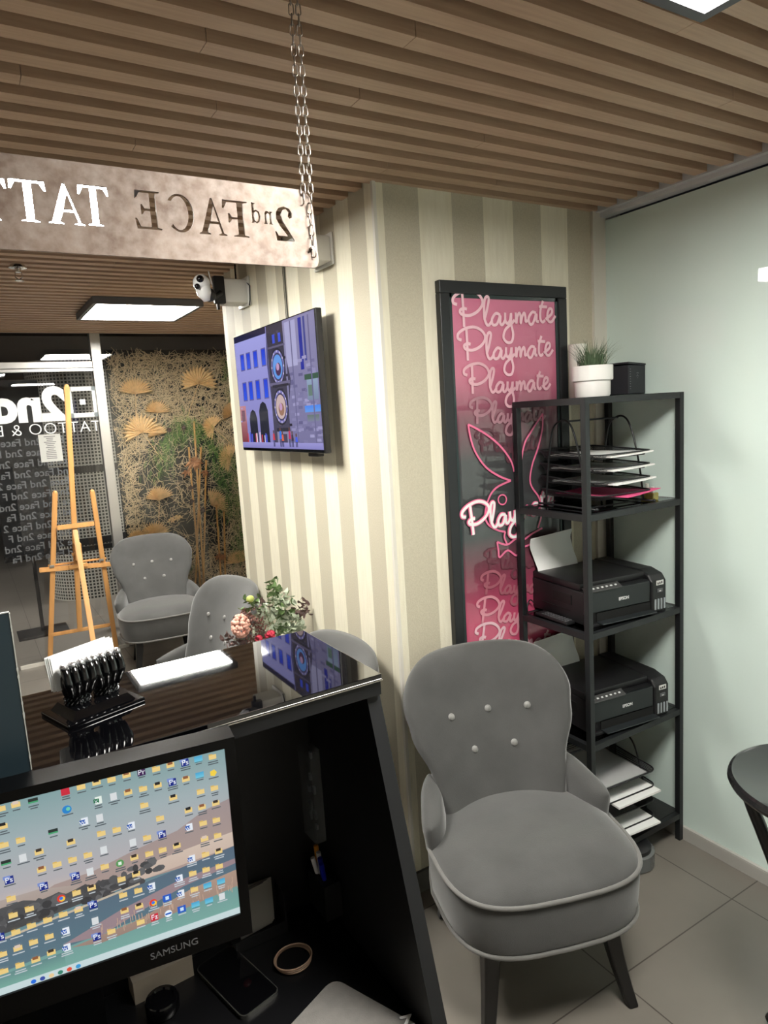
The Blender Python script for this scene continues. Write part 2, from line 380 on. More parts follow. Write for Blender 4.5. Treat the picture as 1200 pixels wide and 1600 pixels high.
# ---------------------------------------------------------------- ceiling light panels
def lamp(x0, x1, y0, y1, label, z=2.425, k=1., top=2.46):
    LAMPM = mat('led_diffuser_%d' % int(k*100), (255, 252, 244), .4, emit=LAMP_POWER*k)
    t = thing('ceiling_light', label, 'light', ((x0+x1)/2, (y0+y1)/2, top), group='ceiling light panels')
    a, b = (x1-x0)/2, (y1-y0)/2; f = .022; dz = z-top
    bm = BM()
    for (cx, cy, sx, sy) in ((0, b+f/2, 2*a+2*f, f), (0, -b-f/2, 2*a+2*f, f), (a+f/2, 0, f, 2*b), (-a-f/2, 0, f, 2*b)): box(bm, (cx, cy, dz/2-.002), (sx, sy, -dz+.004))
    box(bm, (0, 0, -.005), (2*a, 2*b, .008))
    obj('light_frame', bm, mat('dark_lamp_frame', (84, 84, 88), .5), t)
    bm = BM(); box(bm, (0, 0, dz+.008), (2*a, 2*b, .004)); obj('diffuser', bm, LAMPM, t, 'white glowing diffuser')
lamp(.68, 1.245, .28, .835, 'bright white ceiling panel at the top right, nearest of the three', k=1.3)
lamp(-.06, .51, 2.135, 2.62, 'white ceiling panel glowing through the cut-out letters of the steel sign', k=1.35)
lamp(.72, 1.285, 4.10, 4.68, 'white ceiling panel with dark frame below the steel sign, near the shopfront', k=1.7)
lamp(2.5, 3.1, 6.5, 7.1, 'added light panel, out of view, brightening the corridor beyond the shopfront', z=2.43, k=1.6, top=2.46)  # invented fixture, kept out of view, to brighten the corridor column
lamp(-2.45, -1.85, 6.5, 7.1, 'added light panel, out of view at the left, brightening the corridor beyond the shopfront', z=2.43, k=2.4, top=2.46)  # second invented fixture, out of view, lifts the corridor floor and column
sp_ = thing('sprinkler', 'small chrome fire sprinkler under the slats at the left', 'sprinkler', (.297, 3.41, 2.46))
bm = BM(); lathe(bm, [(.03, 0), (.036, -.012), (.012, -.014), (.010, -.03)], (0, 0, 0), 20); obj('escutcheon', bm, CHROME, sp_, smooth=True)
bm = BM(); tube(bm, [(-.012, 0, -.028), (-.014, 0, -.05), (0, 0, -.06), (.014, 0, -.05), (.012, 0, -.028)], .0025, 6); lathe(bm, [(.001, -.062), (.018, -.062), (.018, -.065), (.001, -.065)], (0, 0, 0), 16); obj('deflector', bm, CHROME, sp_)

# ---------------------------------------------------------------- hanging steel sign
YSG = 1.165
def sg(px, py): v = atY(px, py, YSG); return (v.x, v.z)
zt, zb = 2.141, 2.008
xr = sg(497, 400)[0]
cu = bpy.data.curves.new('plate', 'CURVE'); cu.dimensions = '2D'; cu.fill_mode = 'BOTH'; cu.extrude = .002
def poly2(pts):
    s = cu.splines.new('POLY'); s.points.add(len(pts)-1); s.use_cyclic_u = True
    for i, p in enumerate(pts): s.points[i].co = (p[0], p[1], 0, 1)
cor = [(xr, zb+.012), (xr-.004, zb+.003), (xr-.012, zb)]
top = [(xr-.03, zt)] + [(xr-.03+.026*math.sin(a), zt-.03+.03*math.cos(a)) for a in (R_(20), R_(45), R_(70))] + [(xr-.004, zt-.04)]
poly2([(-.9, zb), (-.9, zt)] + top + cor)
SER = {
 'T': (.80, [[(.02,1),(.0,.76),(.05,.76),(.14,.93),(.31,.93),(.31,.06),(.2,.03),(.2,0),(.6,0),(.6,.03),(.49,.06),(.49,.93),(.66,.93),(.75,.76),(.8,.76),(.78,1)]]),
 'A': (.95, [[(0,0),(.28,0),(.28,.03),(.18,.06),(.26,.3),(.56,.3),(.66,.06),(.56,.03),(.56,0),(.95,0),(.95,.03),(.86,.06),(.5,1),(.44,1),(.1,.06),(0,.03)], [(.28,.37),(.54,.37),(.41,.78)]]),
 'E': (.72, [[(0,0),(.68,0),(.72,.27),(.67,.27),(.58,.06),(.29,.06),(.29,.48),(.44,.48),(.5,.38),(.54,.38),(.54,.64),(.5,.64),(.44,.54),(.29,.54),(.29,.94),(.56,.94),(.64,.78),(.69,.78),(.67,1),(0,1),(0,.97),(.12,.94),(.12,.06),(0,.03)]]),
 'F': (.70, [[(0,0),(.42,0),(.42,.03),(.29,.06),(.29,.48),(.44,.48),(.5,.38),(.54,.38),(.54,.64),(.5,.64),(.44,.54),(.29,.54),(.29,.94),(.56,.94),(.64,.76),(.69,.76),(.67,1),(0,1),(0,.97),(.12,.94),(.12,.06),(0,.03)]]),
 'C': (.86, [[(.45+.45*math.cos(R_(a)), .5+.51*math.sin(R_(a))) for a in range(38, 324, 12)] + [(.48+.30*math.cos(R_(a)), .5+.45*math.sin(R_(a))) for a in range(318, 40, -12)]]),
 'O': (.98, [[(.48+.48*math.cos(R_(a)), .5+.51*math.sin(R_(a))) for a in range(0, 360, 12)], [(.48+.30*math.cos(R_(a)), .5+.45*math.sin(R_(a))) for a in range(0, 360, 12)]]),
 '2': (.66, [[(.02,0),(.62,0),(.66,.26),(.62,.26),(.56,.15),(.24,.15),(.48,.42),(.60,.62),(.60,.80),(.50,.94),(.32,1),(.14,.95),(.04,.82),(.05,.70),(.14,.66),(.2,.72),(.16,.84),(.26,.93),(.36,.90),(.42,.78),(.38,.58),(.22,.34),(.02,.06)]]),
 'n': (.62, [[(0,0),(.25,0),(.25,.03),(.2,.06),(.2,.5),(.32,.58),(.40,.52),(.40,.06),(.35,.03),(.35,0),(.6,0),(.6,.03),(.54,.06),(.54,.56),(.44,.68),(.32,.68),(.2,.6),(.2,.68),(0,.66),(0,.63),(.07,.6),(.07,.06),(0,.03)]]),
 'd': (.62, [[(.58,0),(.58,.03),(.53,.05),(.53,1.05),(.32,1.02),(.32,.99),(.39,.96),(.39,.64),(.28,.69),(.1,.6),(.0,.34),(.1,.08),(.26,-.02),(.39,.06),(.39,0)], [(.39,.14),(.28,.07),(.18,.15),(.14,.34),(.18,.53),(.28,.60),(.39,.54)]]),
}
def sign_letter(ch, xleft, xright, z0, h):       # mirrored: the letter's left side is at the larger x
    wl, polys = SER[ch]; sx = (xright-xleft)/wl
    for pl in polys: poly2([(xright-p[0]*sx, z0+p[1]*h) for p in pl])
lz = lambda px, py: sg(px, py)[1]
for ch, pa, pb, pt, pb2 in (('2', 427, 457, 329, 371), ('F', 345, 385, 320, 364), ('A', 307, 350, 316, 361), ('C', 258, 300, 310, 357), ('E', 207, 248, 305, 352),
                            ('T', 120, 168, 297, 346), ('A', 70, 127, 294, 343), ('T', 12, 70, 288, 339), ('T', -48, 8, 284, 335), ('O', -110, -52, 280, 332), ('O', -170, -112, 276, 328)):
    h = .0585; mz = (lz((pa+pb)/2, pt)+lz((pa+pb)/2, pb2))/2
    if ch == 'E' and False: pass
    sign_letter(ch, sg(pa, pt)[0], sg(pb, pt)[0], mz-h/2, h)
for ch, pa, pb in (('n', 411, 425), ('d', 391, 407)):
    mz = lz(400, 349); sign_letter(ch, sg(pa, 340)[0], sg(pb, 340)[0], mz, .032)
t = bpy.data.objects.new('plate', cu); COL.objects.link(t); bpy.context.view_layer.update()
me = bpy.data.meshes.new_from_object(t.evaluated_get(bpy.context.evaluated_depsgraph_get())); me.name = 'steel_sign'
bpy.data.objects.remove(t)
me.transform(Matrix(((1, 0, 0, 0), (0, 0, -1, YSG), (0, 1, 0, 0), (0, 0, 0, 1)))); me.materials.clear(); me.materials.append(RUST)
o = bpy.data.objects.new('hanging_sign', me); COL.objects.link(o)
tag(o, 'weathered rust-brown steel sign plate with mirrored cut-out letters, hanging from a chain above the counter', 'sign')
# chain
ch = thing('chain', 'doubled steel chain hanging from the slats to the right end of the steel sign', 'chain', (0, 0, 0))
def link_mesh():
    bm = BM(); pts = []
    L_, W_ = .0095, .0042
    for a in range(0, 360, 30):
        c, s = math.cos(R_(a)), math.sin(R_(a)); pts.append((W_*c, 0, (L_-W_)*(1 if s >= 0 else -1)+W_*s))
    tube(bm, pts, .0011, 6, closed=True); o = obj('link', bm, STEEL, ch, smooth='all'); return o
lk = link_mesh(); first = True
def run_chain(p0, p1):
    global first
    p0 = Vector(p0); p1 = Vector(p1); d = p1-p0; n = int(d.length/.0158)
    q = Vector((0, 0, 1)).rotation_difference(d.normalized())
    for i in range(n):
        o = lk if first else lk.copy()
        if not first: COL.objects.link(o); o.parent = ch
        first = False
        o.location = p0 + d*((i+.5)/n); o.rotation_mode = 'QUATERNION'
        o.rotation_quaternion = q @ Euler((0, 0, R_(20 if i % 2 else 110))).to_quaternion()
yc = YSG-.006
ptop = atY(459, 12, yc); pj = atY(482, 318, yc); pe = atY(491, 402, yc)
ptop.z = 2.49
run_chain(ptop+Vector((-.005, 0, 0)), pj+Vector((-.009, 0, 0))); run_chain(ptop+Vector((.006, -.004, 0)), pj+Vector((.004, -.004, 0)))
run_chain(pj+Vector((.0, -.002, .0)), pe)
bm = BM(); tube(bm, [(pe.x-.004, yc-.006, pe.z+.015), (pe.x-.004, yc+.012, pe.z+.015)], .003, 8); obj('bolt', bm, STEEL, ch)

# ---------------------------------------------------------------- wall devices beside the screen
def wall_cam():
    t = thing('security_camera', 'white security camera on a black arm, high at the far end of the striped wall', 'camera', (0, 0, 0))
    bm = BM(); box(bm, (1.135, 3.12, 2.325), (.12, .12, .105), bev=.012); box(bm, (1.195, 3.12, 2.325), (.01, .15, .13), bev=.004); obj('junction_box', bm, WHT, t, smooth=True)
    bm = BM(); box(bm, (1.06, 3.07, 2.325), (.05, .03, .12), bev=.006); box(bm, (1.05, 3.07, 2.255), (.012, .012, .03)); tube(bm, [(1.06, 3.05, 2.31), (1.02, 3.03, 2.285), (.985, 3.02, 2.29)], .012, 10); obj('bracket', bm, BLKP, t, smooth=True)
    bm = BM(); ball(bm, (.955, 2.98, 2.335), .036, 20, (1, 1, 1)); tube(bm, [(.955, 2.98, 2.335), (.965, 2.985, 2.29), (.975, 2.99, 2.262)], [.034, .03, .014], 16)
    tube(bm, [(1.0, 2.98, 2.33), (.99, 2.98, 2.385)], .003, 8)
    h = obj('camera_head', bm, mat('white_gloss', (228, 228, 226), .25), t, smooth='all')
    bm = BM(); ball(bm, (.942, 2.952, 2.345), .016, 14); ball(bm, (.928, 2.955, 2.315), .012, 12); obj('lens', bm, BLKG, h, 'black lens', smooth='all')
    bm = BM(); ball(bm, (.99, 3.0, 2.29), .03, 14, (1, .9, 1)); obj('black_cup', bm, BLKP, t, smooth='all')  # black plastic ball beside the camera head
    bm = BM(); tube(bm, [(1.192, 3.2, 2.37), (1.192, 3.2, 2.47)], .004, 8); obj('cable', bm, BLKP, t)
    bm = BM(); tube(bm, [(1.192, 3.06, 2.36), (1.187, 3.02, 2.34), (1.187, 3.03, 2.28), (1.19, 3.05, 2.26)], .003, 8); obj('cable', bm, BLKP, t)
wall_cam()
t = thing('junction_box', 'white box high on the striped wall, just behind the right end of the steel sign', 'electrical box', (0, 0, 0))
bm = BM(); box(bm, (1.135, 2.30, 2.325), (.12, .13, .09), bev=.010); box(bm, (1.196, 2.30, 2.325), (.008, .15, .11), bev=.003); obj('housing', bm, WHT, t, smooth=True)
bm = BM(); tube(bm, [(1.19, 2.34, 2.37), (1.19, 2.34, 2.47)], .006, 8); obj('cable', bm, WHT, t)
for dy in (-.03, .03):
    bm = BM(); lathe(bm, [(.004, -.05), (.004, -.046)], (1.11, 2.30+dy, 2.325), 10); obj('screw', bm, BLKP, t)

# ---------------------------------------------------------------- television
tv = thing('television', 'flat television on the striped wall showing a town square with two round clocks', 'television', (0, 0, 0))
XV = 1.125; ya, yb, za, zb_ = 3.12, 2.262, 1.605, 2.126
bm = BM(); box(bm, (XV+.015, (ya+yb)/2, (za+zb_)/2), (.026, ya-yb, zb_-za), bev=.004); obj('casing', bm, mat('tv_grey_edge', (44, 44, 48), .3, .5), tv)
bm = BM(); box(bm, (XV+.045, 2.69, 1.84), (.05, .4, .3)); box(bm, (XV+.03, 2.4, 1.597), (.03, .08, .014), bev=.003); obj('wall_mount', bm, BLKP, tv)
bm = BM(); box(bm, (XV+.0015, (ya+yb)/2, (za+zb_)/2), (.003, ya-yb-.006, zb_-za-.006)); obj('bezel', bm, BLKG, tv)
SCR = vcol_mat('tv_picture', 1.0, .08)
def pic_builder(frame, name, m, parent, step=.00006):
    """frame(u,v,d): u right, v down, d out of the surface; returns painter functions"""
    bm = BM(); lay = bm.loops.layers.float_color.new('Col'); st = [0.0002]
    def paint(pts, c, c2=None):
        st[0] += step; vs = [bm.verts.new(frame(u, v, st[0])) for u, v in pts]
        f = bm.faces.new(vs); vmin = min(p[1] for p in pts); vmax = max(p[1] for p in pts)
        for l, p in zip(f.loops, pts):
            t = 0 if vmax == vmin else (p[1]-vmin)/(vmax-vmin); a = s2l(c); b = s2l(c2 or c)
            l[lay] = (*[a[i]*(1-t)+b[i]*t for i in range(3)], 1)
    def rect(u0, v0, u1, v1, c, c2=None): paint([(u0, v0), (u1, v0), (u1, v1), (u0, v1)], c, c2)
    def disc(u, v, ru, rv, c, n=24): paint([(u+ru*math.cos(2*math.pi*i/n), v+rv*math.sin(2*math.pi*i/n)) for i in range(n)], c)
    def done(label=None): 
        o = obj(name, bm, m, parent, label, normals=False); return o
    return paint, rect, disc, done
def tvf(u, v, d): return (XV-d, ya-.006+(yb-ya+.012)*u, zb_-.006-(zb_-za-.02)*v)
paint, rect, disc, done = pic_builder(tvf, 'screen', SCR, tv, step=.000004)
rect(0, 0, 1, 1, (150, 146, 205), (128, 122, 178))
rect(0, 0, .1, .35, (60, 62, 120)); rect(0, 0, .45, .05, (18, 20, 60))
rect(0, .05, .46, .95, (158, 158, 222), (128, 124, 186))
for cx in (.07, .16, .26, .37):
    for cy, hh in ((.17, .13), (.42, .15)):
        rect(cx, cy-.01, cx+.062, cy+hh+.01, (92, 90, 150)); rect(cx+.008, cy, cx+.054, cy+hh, (30, 60, 205), (36, 80, 225))
rect(0, .62, .09, .95, (190, 130, 140), (120, 50, 60)); rect(.02, .66, .07, .76, (110, 70, 90))
for cx, rw, top_ in ((.19, .055, .66), (.34, .06, .6)):
    paint([(cx-rw, .95), (cx-rw, top_+.08), (cx-rw*.6, top_+.02), (cx, top_), (cx+rw*.6, top_+.02), (cx+rw, top_+.08), (cx+rw, .95)], (24, 26, 44))
rect(.46, .0, .68, .99, (52, 48, 66), (66, 62, 86)); rect(.66, 0, 1, 1, (138, 134, 172), (112, 108, 150))
rect(.68, .02, .80, .36, (168, 166, 205)); rect(.83, .02, .865, .4, (30, 40, 150)); rect(.88, .02, .9, .34, (60, 66, 140))
for i in range(70):
    u, v = random.uniform(.67, .96), random.uniform(.3, .97); g = random.randint(96, 156); rect(u, v, u+.045, v+.022, (g, g-4, g+38))
for i in range(26):
    u, v = random.uniform(.46, .66), random.uniform(.02, .95); g = random.randint(30, 80); rect(u, v, u+.03, v+.02, (g, g-6, g+14))
rect(.53, .08, .56, .15, (60, 80, 210)); rect(.60, .08, .63, .15, (60, 80, 210))
for cv, inner in ((.34, ((96, 150, 225), (70, 40, 80))), (.66, ((196, 172, 170), (150, 110, 90)))):
    disc(.57, cv, .088, .15, (34, 32, 46)); disc(.57, cv, .078, .133, (120, 116, 180)); disc(.57, cv, .066, .112, (60, 56, 90)); disc(.57, cv, .058, .098, inner[0])
    disc(.575, cv+.02, .034, .052, inner[1]); disc(.57, cv, .018, .03, (190, 150, 190))
    for k in range(12): a = k*math.pi/6; disc(.57+.072*math.cos(a), cv+.123*math.sin(a), .006, .01, (200, 190, 220), 8)
rect(.86, .44, 1, .48, (52, 84, 66)); rect(.88, .48, .99, .63, (140, 160, 186), (118, 132, 160)); rect(.89, .52, .93, .6, (96, 120, 110)); rect(.84, .67, 1, .72, (70, 130, 232), (96, 150, 226)); rect(.86, .74, .98, .79, (96, 116, 108), (120, 124, 150))
for i in range(90):
    u, v = random.uniform(.0, .43), random.uniform(.06, .93); g = random.randint(-14, 10); rect(u, v, u+.02, v+.012, (148+g, 148+g, 212+g)) if not any(abs(u-c_-.02) < .06 for c_ in (.07, .16, .26, .37)) else None
paint([(.46, .0), (.44, .3), (.46, .6)], (70, 68, 110)); paint([(.68, .3), (.71, .45), (.68, .62)], (60, 56, 80)); rect(.45, .46, .70, .485, (104, 98, 130)); rect(.47, .17, .67, .185, (96, 90, 120)); rect(.50, .86, .66, .97, (130, 126, 160)); rect(.54, .88, .62, .97, (66, 60, 84))
for cx_ in (.74, .93): rect(cx_, .02, cx_+.012, .96, (104, 100, 140)); rect(.49, .48, .68, .5, (40, 36, 50)); rect(.5, .83, .66, .86, (36, 34, 50))
rect(0, .95, 1, 1, (150, 146, 206), (130, 126, 190))
for i in range(16): 
    u = random.uniform(.05, .36); c = random.choice([(180, 60, 70), (70, 80, 200), (40, 40, 70), (220, 200, 220), (60, 120, 200)]); rect(u, .86+random.random()*.03, u+.014, .95, c)
for u, c, hh in ((.44, (196, 50, 64), .11), (.525, (40, 110, 220), .13), (.55, (206, 96, 70), .1), (.635, (186, 44, 92), .13), (.665, (60, 44, 64), .1), (.71, (60, 90, 220), .08)):
    b0 = .985; paint([(u+.004, b0-hh), (u+.022, b0-hh), (u+.028, b0-hh*.5), (u, b0-hh*.5)], c); rect(u+.003, b0-hh*.5, u+.011, b0, (44, 46, 90)); rect(u+.015, b0-hh*.5, u+.023, b0, (44, 46, 90)); disc(u+.013, b0-hh-.014, .008, .016, (92, 62, 60), 10)
done('bright picture of a clock tower')
bm = BM(); tube(bm, [(1.196, 2.655, 2.46), (1.196, 2.655, 2.12)], .003, 6); obj('cable', bm, mat('thin_grey_cable', (90, 88, 80), .5), tv)
bm = BM(); tube(bm, [(1.196, 2.67, 2.46), (1.196, 2.67, 2.12)], .0015, 6); obj('cable', bm, mat('thin_grey_cable', (90, 88, 80), .5), tv)

# ---------------------------------------------------------------- armchairs
def pillow(bm, outline, thick, nu=26, nv=26, front=None, e=5.):
    """closed cushion: outline(u,v)->Vector mid surface, thickness along normal dir front(u,v)"""
    F = {}; Bk = {}
    for i in range(nu+1):
        for j in range(nv+1):
            u = -1+2*i/nu; v = -1+2*j/nv
            u = math.sin(u*math.pi/2)*.55+u*.45; v = math.sin(v*math.pi/2)*.55+v*.45
            p = outline(u, v); n = front(u, v)
            k = max(0., 1-abs(u)**e)**.5 * max(0., 1-abs(v)**e)**.5
            t = thick(u, v) if callable(thick) else thick
            edge = i in (0, nu) or j in (0, nv)
            F[i, j] = bm.verts.new(p + n*t*k/2)
            Bk[i, j] = F[i, j] if edge else bm.verts.new(p - n*t*k/2)
    for i in range(nu):
        for j in range(nv):
            bm.faces.new((F[i, j], F[i+1, j], F[i+1, j+1], F[i, j+1]))
            a = [Bk[i, j], Bk[i, j+1], Bk[i+1, j+1], Bk[i+1, j]]
            if len(set(a)) == 4 and not all(x in (F[i, j], F[i+1, j], F[i+1, j+1], F[i, j+1]) for x in a): bm.faces.new(a)
def sq(u, v):   # square -> rounded square
    return u*math.sqrt(1-v**6*.20), v*math.sqrt(1-u**6*.26)
def lerp_tab(tab, z):
    for (a, x), (b, y) in zip(tab, tab[1:]):
        if z <= b: t = max(0, (z-a)/(b-a)); t = t*t*(3-2*t); return x+(y-x)*t
    return tab[-1][1]
BACKW = [(.30, .19), (.46, .205), (.56, .228), (.72, .283), (.80, .298), (.93, .285)]
def back_mid(u, v):
    cu_, cv = sq(u, v) if v > 0 else (u, v)
    z = .62+.31*cv; w_ = lerp_tab(BACKW, z)
    lean = .085+.25*((z-.31)/.62)
    x = cu_*w_; y = lean + .012 - .085*abs(cu_)**2.2*(1.0 if z > .45 else .9)
    # top edge is slightly crowned
    return Vector((x, y, z-.018*abs(cu_)**2*max(0, v)))
def back_n(u, v): return Vector((-.25*u, -1, .27)).normalized()
def seat_outline(a, s=1.):
    c, s_ = math.cos(a), math.sin(a); n = 4.2 if a > math.pi else 3.0
    x = abs(c)**(2/n)*(1 if c >= 0 else -1); y = abs(s_)**(2/n)*(1 if s_ >= 0 else -1)
    yy = -.01+y*.30; hw = .292 - .060*max(0, y) + .0*y
    if y < 0: hw = .292-.008*y*y
    bulge = -.022*(1-x*x) if y < 0 else 0
    return Vector((x*hw*s, (yy+bulge)*s, 0))
def make_armchair(label):
    t = thing('armchair', label, 'chair')
    bm = BM(); N = 64; rings = []
    prof = [(.90, .275), (.965, .28), (.985, .30), (1.0, .34), (1.01, .40), (1.005, .432), (.99, .444), (.96, .455), (.88, .472), (.74, .486), (.55, .493), (.32, .497), (.1, .498)]
    for s, z in prof: rings.append([bm.verts.new(seat_outline(2*math.pi*i/N, s)+Vector((0, 0, z-(.07*max(0, seat_outline(2*math.pi*i/N, s).y) if z > .4 else 0)))) for i in range(N)])
    for A, B_ in zip(rings, rings[1:]):
        for i in range(N): bm.faces.new((A[i], A[(i+1) % N], B_[(i+1) % N], B_[i]))
    bm.faces.new(rings[0][::-1]); bm.faces.new(rings[-1])
    seat = obj('seat', bm, VEL, t, smooth='all')
    for z, s in ((.440, 1.012), (.287, .985)):
        bm = BM(); tube(bm, [seat_outline(2*math.pi*i/N, s)+Vector((0, 0, z-(.07*max(0, seat_outline(2*math.pi*i/N, s).y) if z > .4 else 0))) for i in range(N)], .0062, 8, closed=True); obj('piping', bm, VELD, seat, smooth='all')
    bm = BM(); pillow(bm, back_mid, lambda u, v: .085 if v < .4 else .085-.02*(v-.4), 34, 34, back_n, 6.)
    bk = obj('backrest', bm, VEL, t, smooth='all')
    for x, z in ((-.14, .725), (0, .725), (.14, .725), (-.073, .615), (.073, .615)):
        u = x/lerp_tab(BACKW, z); v = (z-.62)/.31; p = back_mid(u, v)+back_n(u, v)*.043
        bm = BM(); lathe(bm, [(.001, .0065), (.007, .006), (.011, .003), (.0122, -.002), (.009, -.006)], (0, 0, 0), 16, M=Matrix.Translation(p) @ Vector((0, 0, 1)).rotation_difference(back_n(u, v)).to_matrix().to_4x4())
        obj('button', bm, mat('grey_button', (128, 127, 124), .5, sheen=.2), bk, smooth='all')
    for s in (-1, 1):
        def am(u, v, s=s):
            k = (u+1)/2                       # 0 at backrest, 1 at the front of the wing
            top_ = .582-.035*k-.03*k*k; bot = .41
            z = bot+(top_-bot)*(v+1)/2
            return Vector((s*(.215+.055*k+.010*(v+1)), .16-.20*k, z))
        def an(u, v, s=s): return Vector((-s*1., -.15, .15)).normalized()
        bm = BM(); pillow(bm, am, .072, 18, 16, an, 4.); obj('arm', bm, VEL, t, smooth='all')
    for sx in (-1, 1):
        for (x, y, tx, ty, yy) in ((.18, -.20, .222, -.265, 0), (.165, .16, .195, .235, 0)):
            bm = BM(); pts = []; 
            for k in range(7):
                f = k/6; pts.append((sx*(x+(tx-x)*f**1.6), y+(ty-y)*f**1.6, .29*(1-f)))
            A = []
            for k, p in enumerate(pts):
                f = k/6; h = .026-.010*f
                A.append([bm.verts.new((p[0]+a*h, p[1]+b*h, p[2])) for a, b in ((-1, -1), (1, -1), (1, 1), (-1, 1))])
            for P, Q in zip(A, A[1:]):
                for i in range(4): bm.faces.new((P[i], P[(i+1) % 4], Q[(i+1) % 4], Q[i]))
            bm.faces.new(A[0][::-1]); bm.faces.new(A[-1])
            o = obj('leg', bm, BLKW, t, 'black tapered wooden leg')
            md = o.modifiers.new('b', 'BEVEL'); md.width = .006; md.segments = 3
    return t
GA = 'grey velvet armchairs'
a1 = make_armchair('grey velvet button-back armchair in the foreground beside the black shelf'); a1['group'] = GA
a1.location = (1.322, 1.505, 0); a1.rotation_euler.z = -.325
dup(a1, (1.08, 5.05, 0), -.12, 'grey velvet armchair facing the room in front of the plant display, beside the easel', GA)
dup(a1, (.83, 3.37, 0), -1.36, 'grey velvet armchair turned sideways behind the flowers, its seat hidden by the counter', GA)
dup(a1, (.80, 2.16, 0), -1.5, 'grey velvet armchair of which only the rounded back top shows between counter and striped wall', GA)

# ---------------------------------------------------------------- framed poster
YF = 1.922
po = thing('framed_poster', 'tall black-framed pink poster with a rabbit head outline on the striped wall', 'poster', (0, 0, 0))
pw0 = atY(686, 440, 1.914); pw1 = atY(884, 445, 1.914)
PX0, PX1, PZ1, PZ0 = pw0.x, pw1.x+.004, (pw0.z+pw1.z)/2, .62
fw = .042
bm = BM()
for (a, b, c, d) in ((PX0, PX1, PZ1-fw, PZ1), (PX0, PX1, PZ0, PZ0+fw), (PX0, PX0+fw, PZ0+fw, PZ1-fw), (PX1-fw, PX1, PZ0+fw, PZ1-fw)):
    box(bm, ((a+b)/2, 1.927, (c+d)/2), (b-a, .026, d-c), bev=.003)
obj('frame', bm, mat('black_frame', (38, 40, 42), .4), po)
m, nt, b, vec, sp = new_mat('poster_print', .3); b.inputs['Coat Weight'].default_value = 1.0; b.inputs['Coat Roughness'].default_value = .02; b.inputs['Coat IOR'].default_value = 1.6
cr = nt.nodes.new('ShaderNodeValToRGB'); mr = nt.nodes.new('ShaderNodeMapRange')
mr.inputs[1].default_value = .62; mr.inputs[2].default_value = PZ1; nt.links.new(sp.outputs[2], mr.inputs[0]); nt.links.new(mr.outputs[0], cr.inputs[0])
el = cr.color_ramp.elements
el[0].position = 0; el[0].color = (*s2l((216, 84, 122)), 1); el[1].position = 1; el[1].color = (*s2l((222, 122, 158)), 1)
for p, c in ((.20, (206, 82, 118)), (.33, (128, 62, 80)), (.42, (58, 60, 62)), (.60, (64, 64, 66)), (.70, (122, 68, 84)), (.80, (200, 106, 136))):
    e = el.new(p); e.color = (*s2l(c), 1)
nt.links.new(cr.outputs[0], b.inputs['Base Color'])  # printed fade; painted-in glass reflection also lifts its pink and greys the black
bm = BM(); box(bm, ((PX0+PX1)/2, YF+.004, (PZ0+PZ1)/2), (PX1-PX0-.07, .004, PZ1-PZ0-.07)); art = obj('print', bm, m, po, 'pink print fading to black')
bm = BM(); iw = .013
a, b_, c, d = PX0+fw, PX1-fw, PZ0+fw, PZ1-fw
for (x0, x1, z0, z1) in ((a, b_, d-iw, d), (a, b_, c, c+iw), (a, a+iw, c, d), (b_-iw, b_, c, d)): box(bm, ((x0+x1)/2, YF+.001, (z0+z1)/2), (x1-x0, .004, z1-z0))
obj('inner_border', bm, mat('green_black_border', (48, 60, 60), .15), po)
WORD = [[(195,285),(165,272),(172,235),(230,200),(310,190),(375,222),(397,275),(355,332),(285,362),(225,352),(213,328),(240,312),(268,318)], [(240,205),(240,320),(238,440)],
 [(402,395),(430,320),(448,245),(430,232),(410,270),(403,370),(418,425),(440,430),(468,395)],
 [(535,362),(500,350),(465,390),(470,430),(505,425),(535,365),(532,420),(550,432),(572,400)],
 [(578,345),(576,400),(592,424),(615,400),(628,350),(624,430),(636,500),(620,555),(580,560),(552,525),(570,470),(620,430),(655,400)],
 [(668,345),(668,425),(680,375),(700,350),(708,375),(706,425),(722,375),(742,350),(750,380),(750,412),(768,405)],
 [(845,352),(812,345),(778,390),(788,432),(815,425),(848,358),(848,410),(868,415)],
 [(915,262),(888,330),(884,395),(902,420),(925,405)], [(875,303),(950,308)],
 [(930,400),(985,362),(992,328),(968,322),(948,365),(955,412),(985,418),(1022,375)]]
def word(name, pl, pr, m, width, off, parent, slant=0.):
    """pl, pr: left and right end of the baseline on the print"""
    bm = BM(); X = (pr-pl); s = X.length/865; X.normalize(); U = Vector((0, 0, 1)) - X*X.z
    for qi, st in enumerate(WORD):
        pts = [pl + X*((p[0]-160)*s + slant*(430-p[1])*s) + U*((430-p[1])*s*.87) for p in spline([(a_, b__, 0) for a_, b__ in st], 5)]
        ribbon(bm, pts, width, (0, -1, 0), off+qi*.00012)
    return obj(name, bm, m, parent, normals=False)
def P_(px, py): return atY(px, py, YF)
rows = [((709, 509), (868, 505), (250, 206, 218)), ((716, 562), (864, 557), (246, 200, 212)), ((725, 614), (860, 609), (226, 176, 188)), ((734, 661), (852, 657), (170, 124, 136)),
        ((743, 705), (846, 702), (92, 56, 66)), ((756, 888), (850, 884), (110, 62, 74)), ((749, 928), (856, 924), (166, 96, 110)), ((742, 972), (862, 968), (220, 150, 164)), ((739, 1016), (868, 1011), (238, 196, 206)), ((736, 1062), (872, 1056), (240, 200, 210))]
for i, (l, r, c) in enumerate(rows):
    word('lettering', P_(*l), P_(*r), mat('script_tone_%d' % i, c, .4, emit=0), .0105, .0012, art)
NEO = mat('neon_pink_print', (240, 120, 160), .4); NEW = mat('neon_white_print', (250, 246, 246), .4)
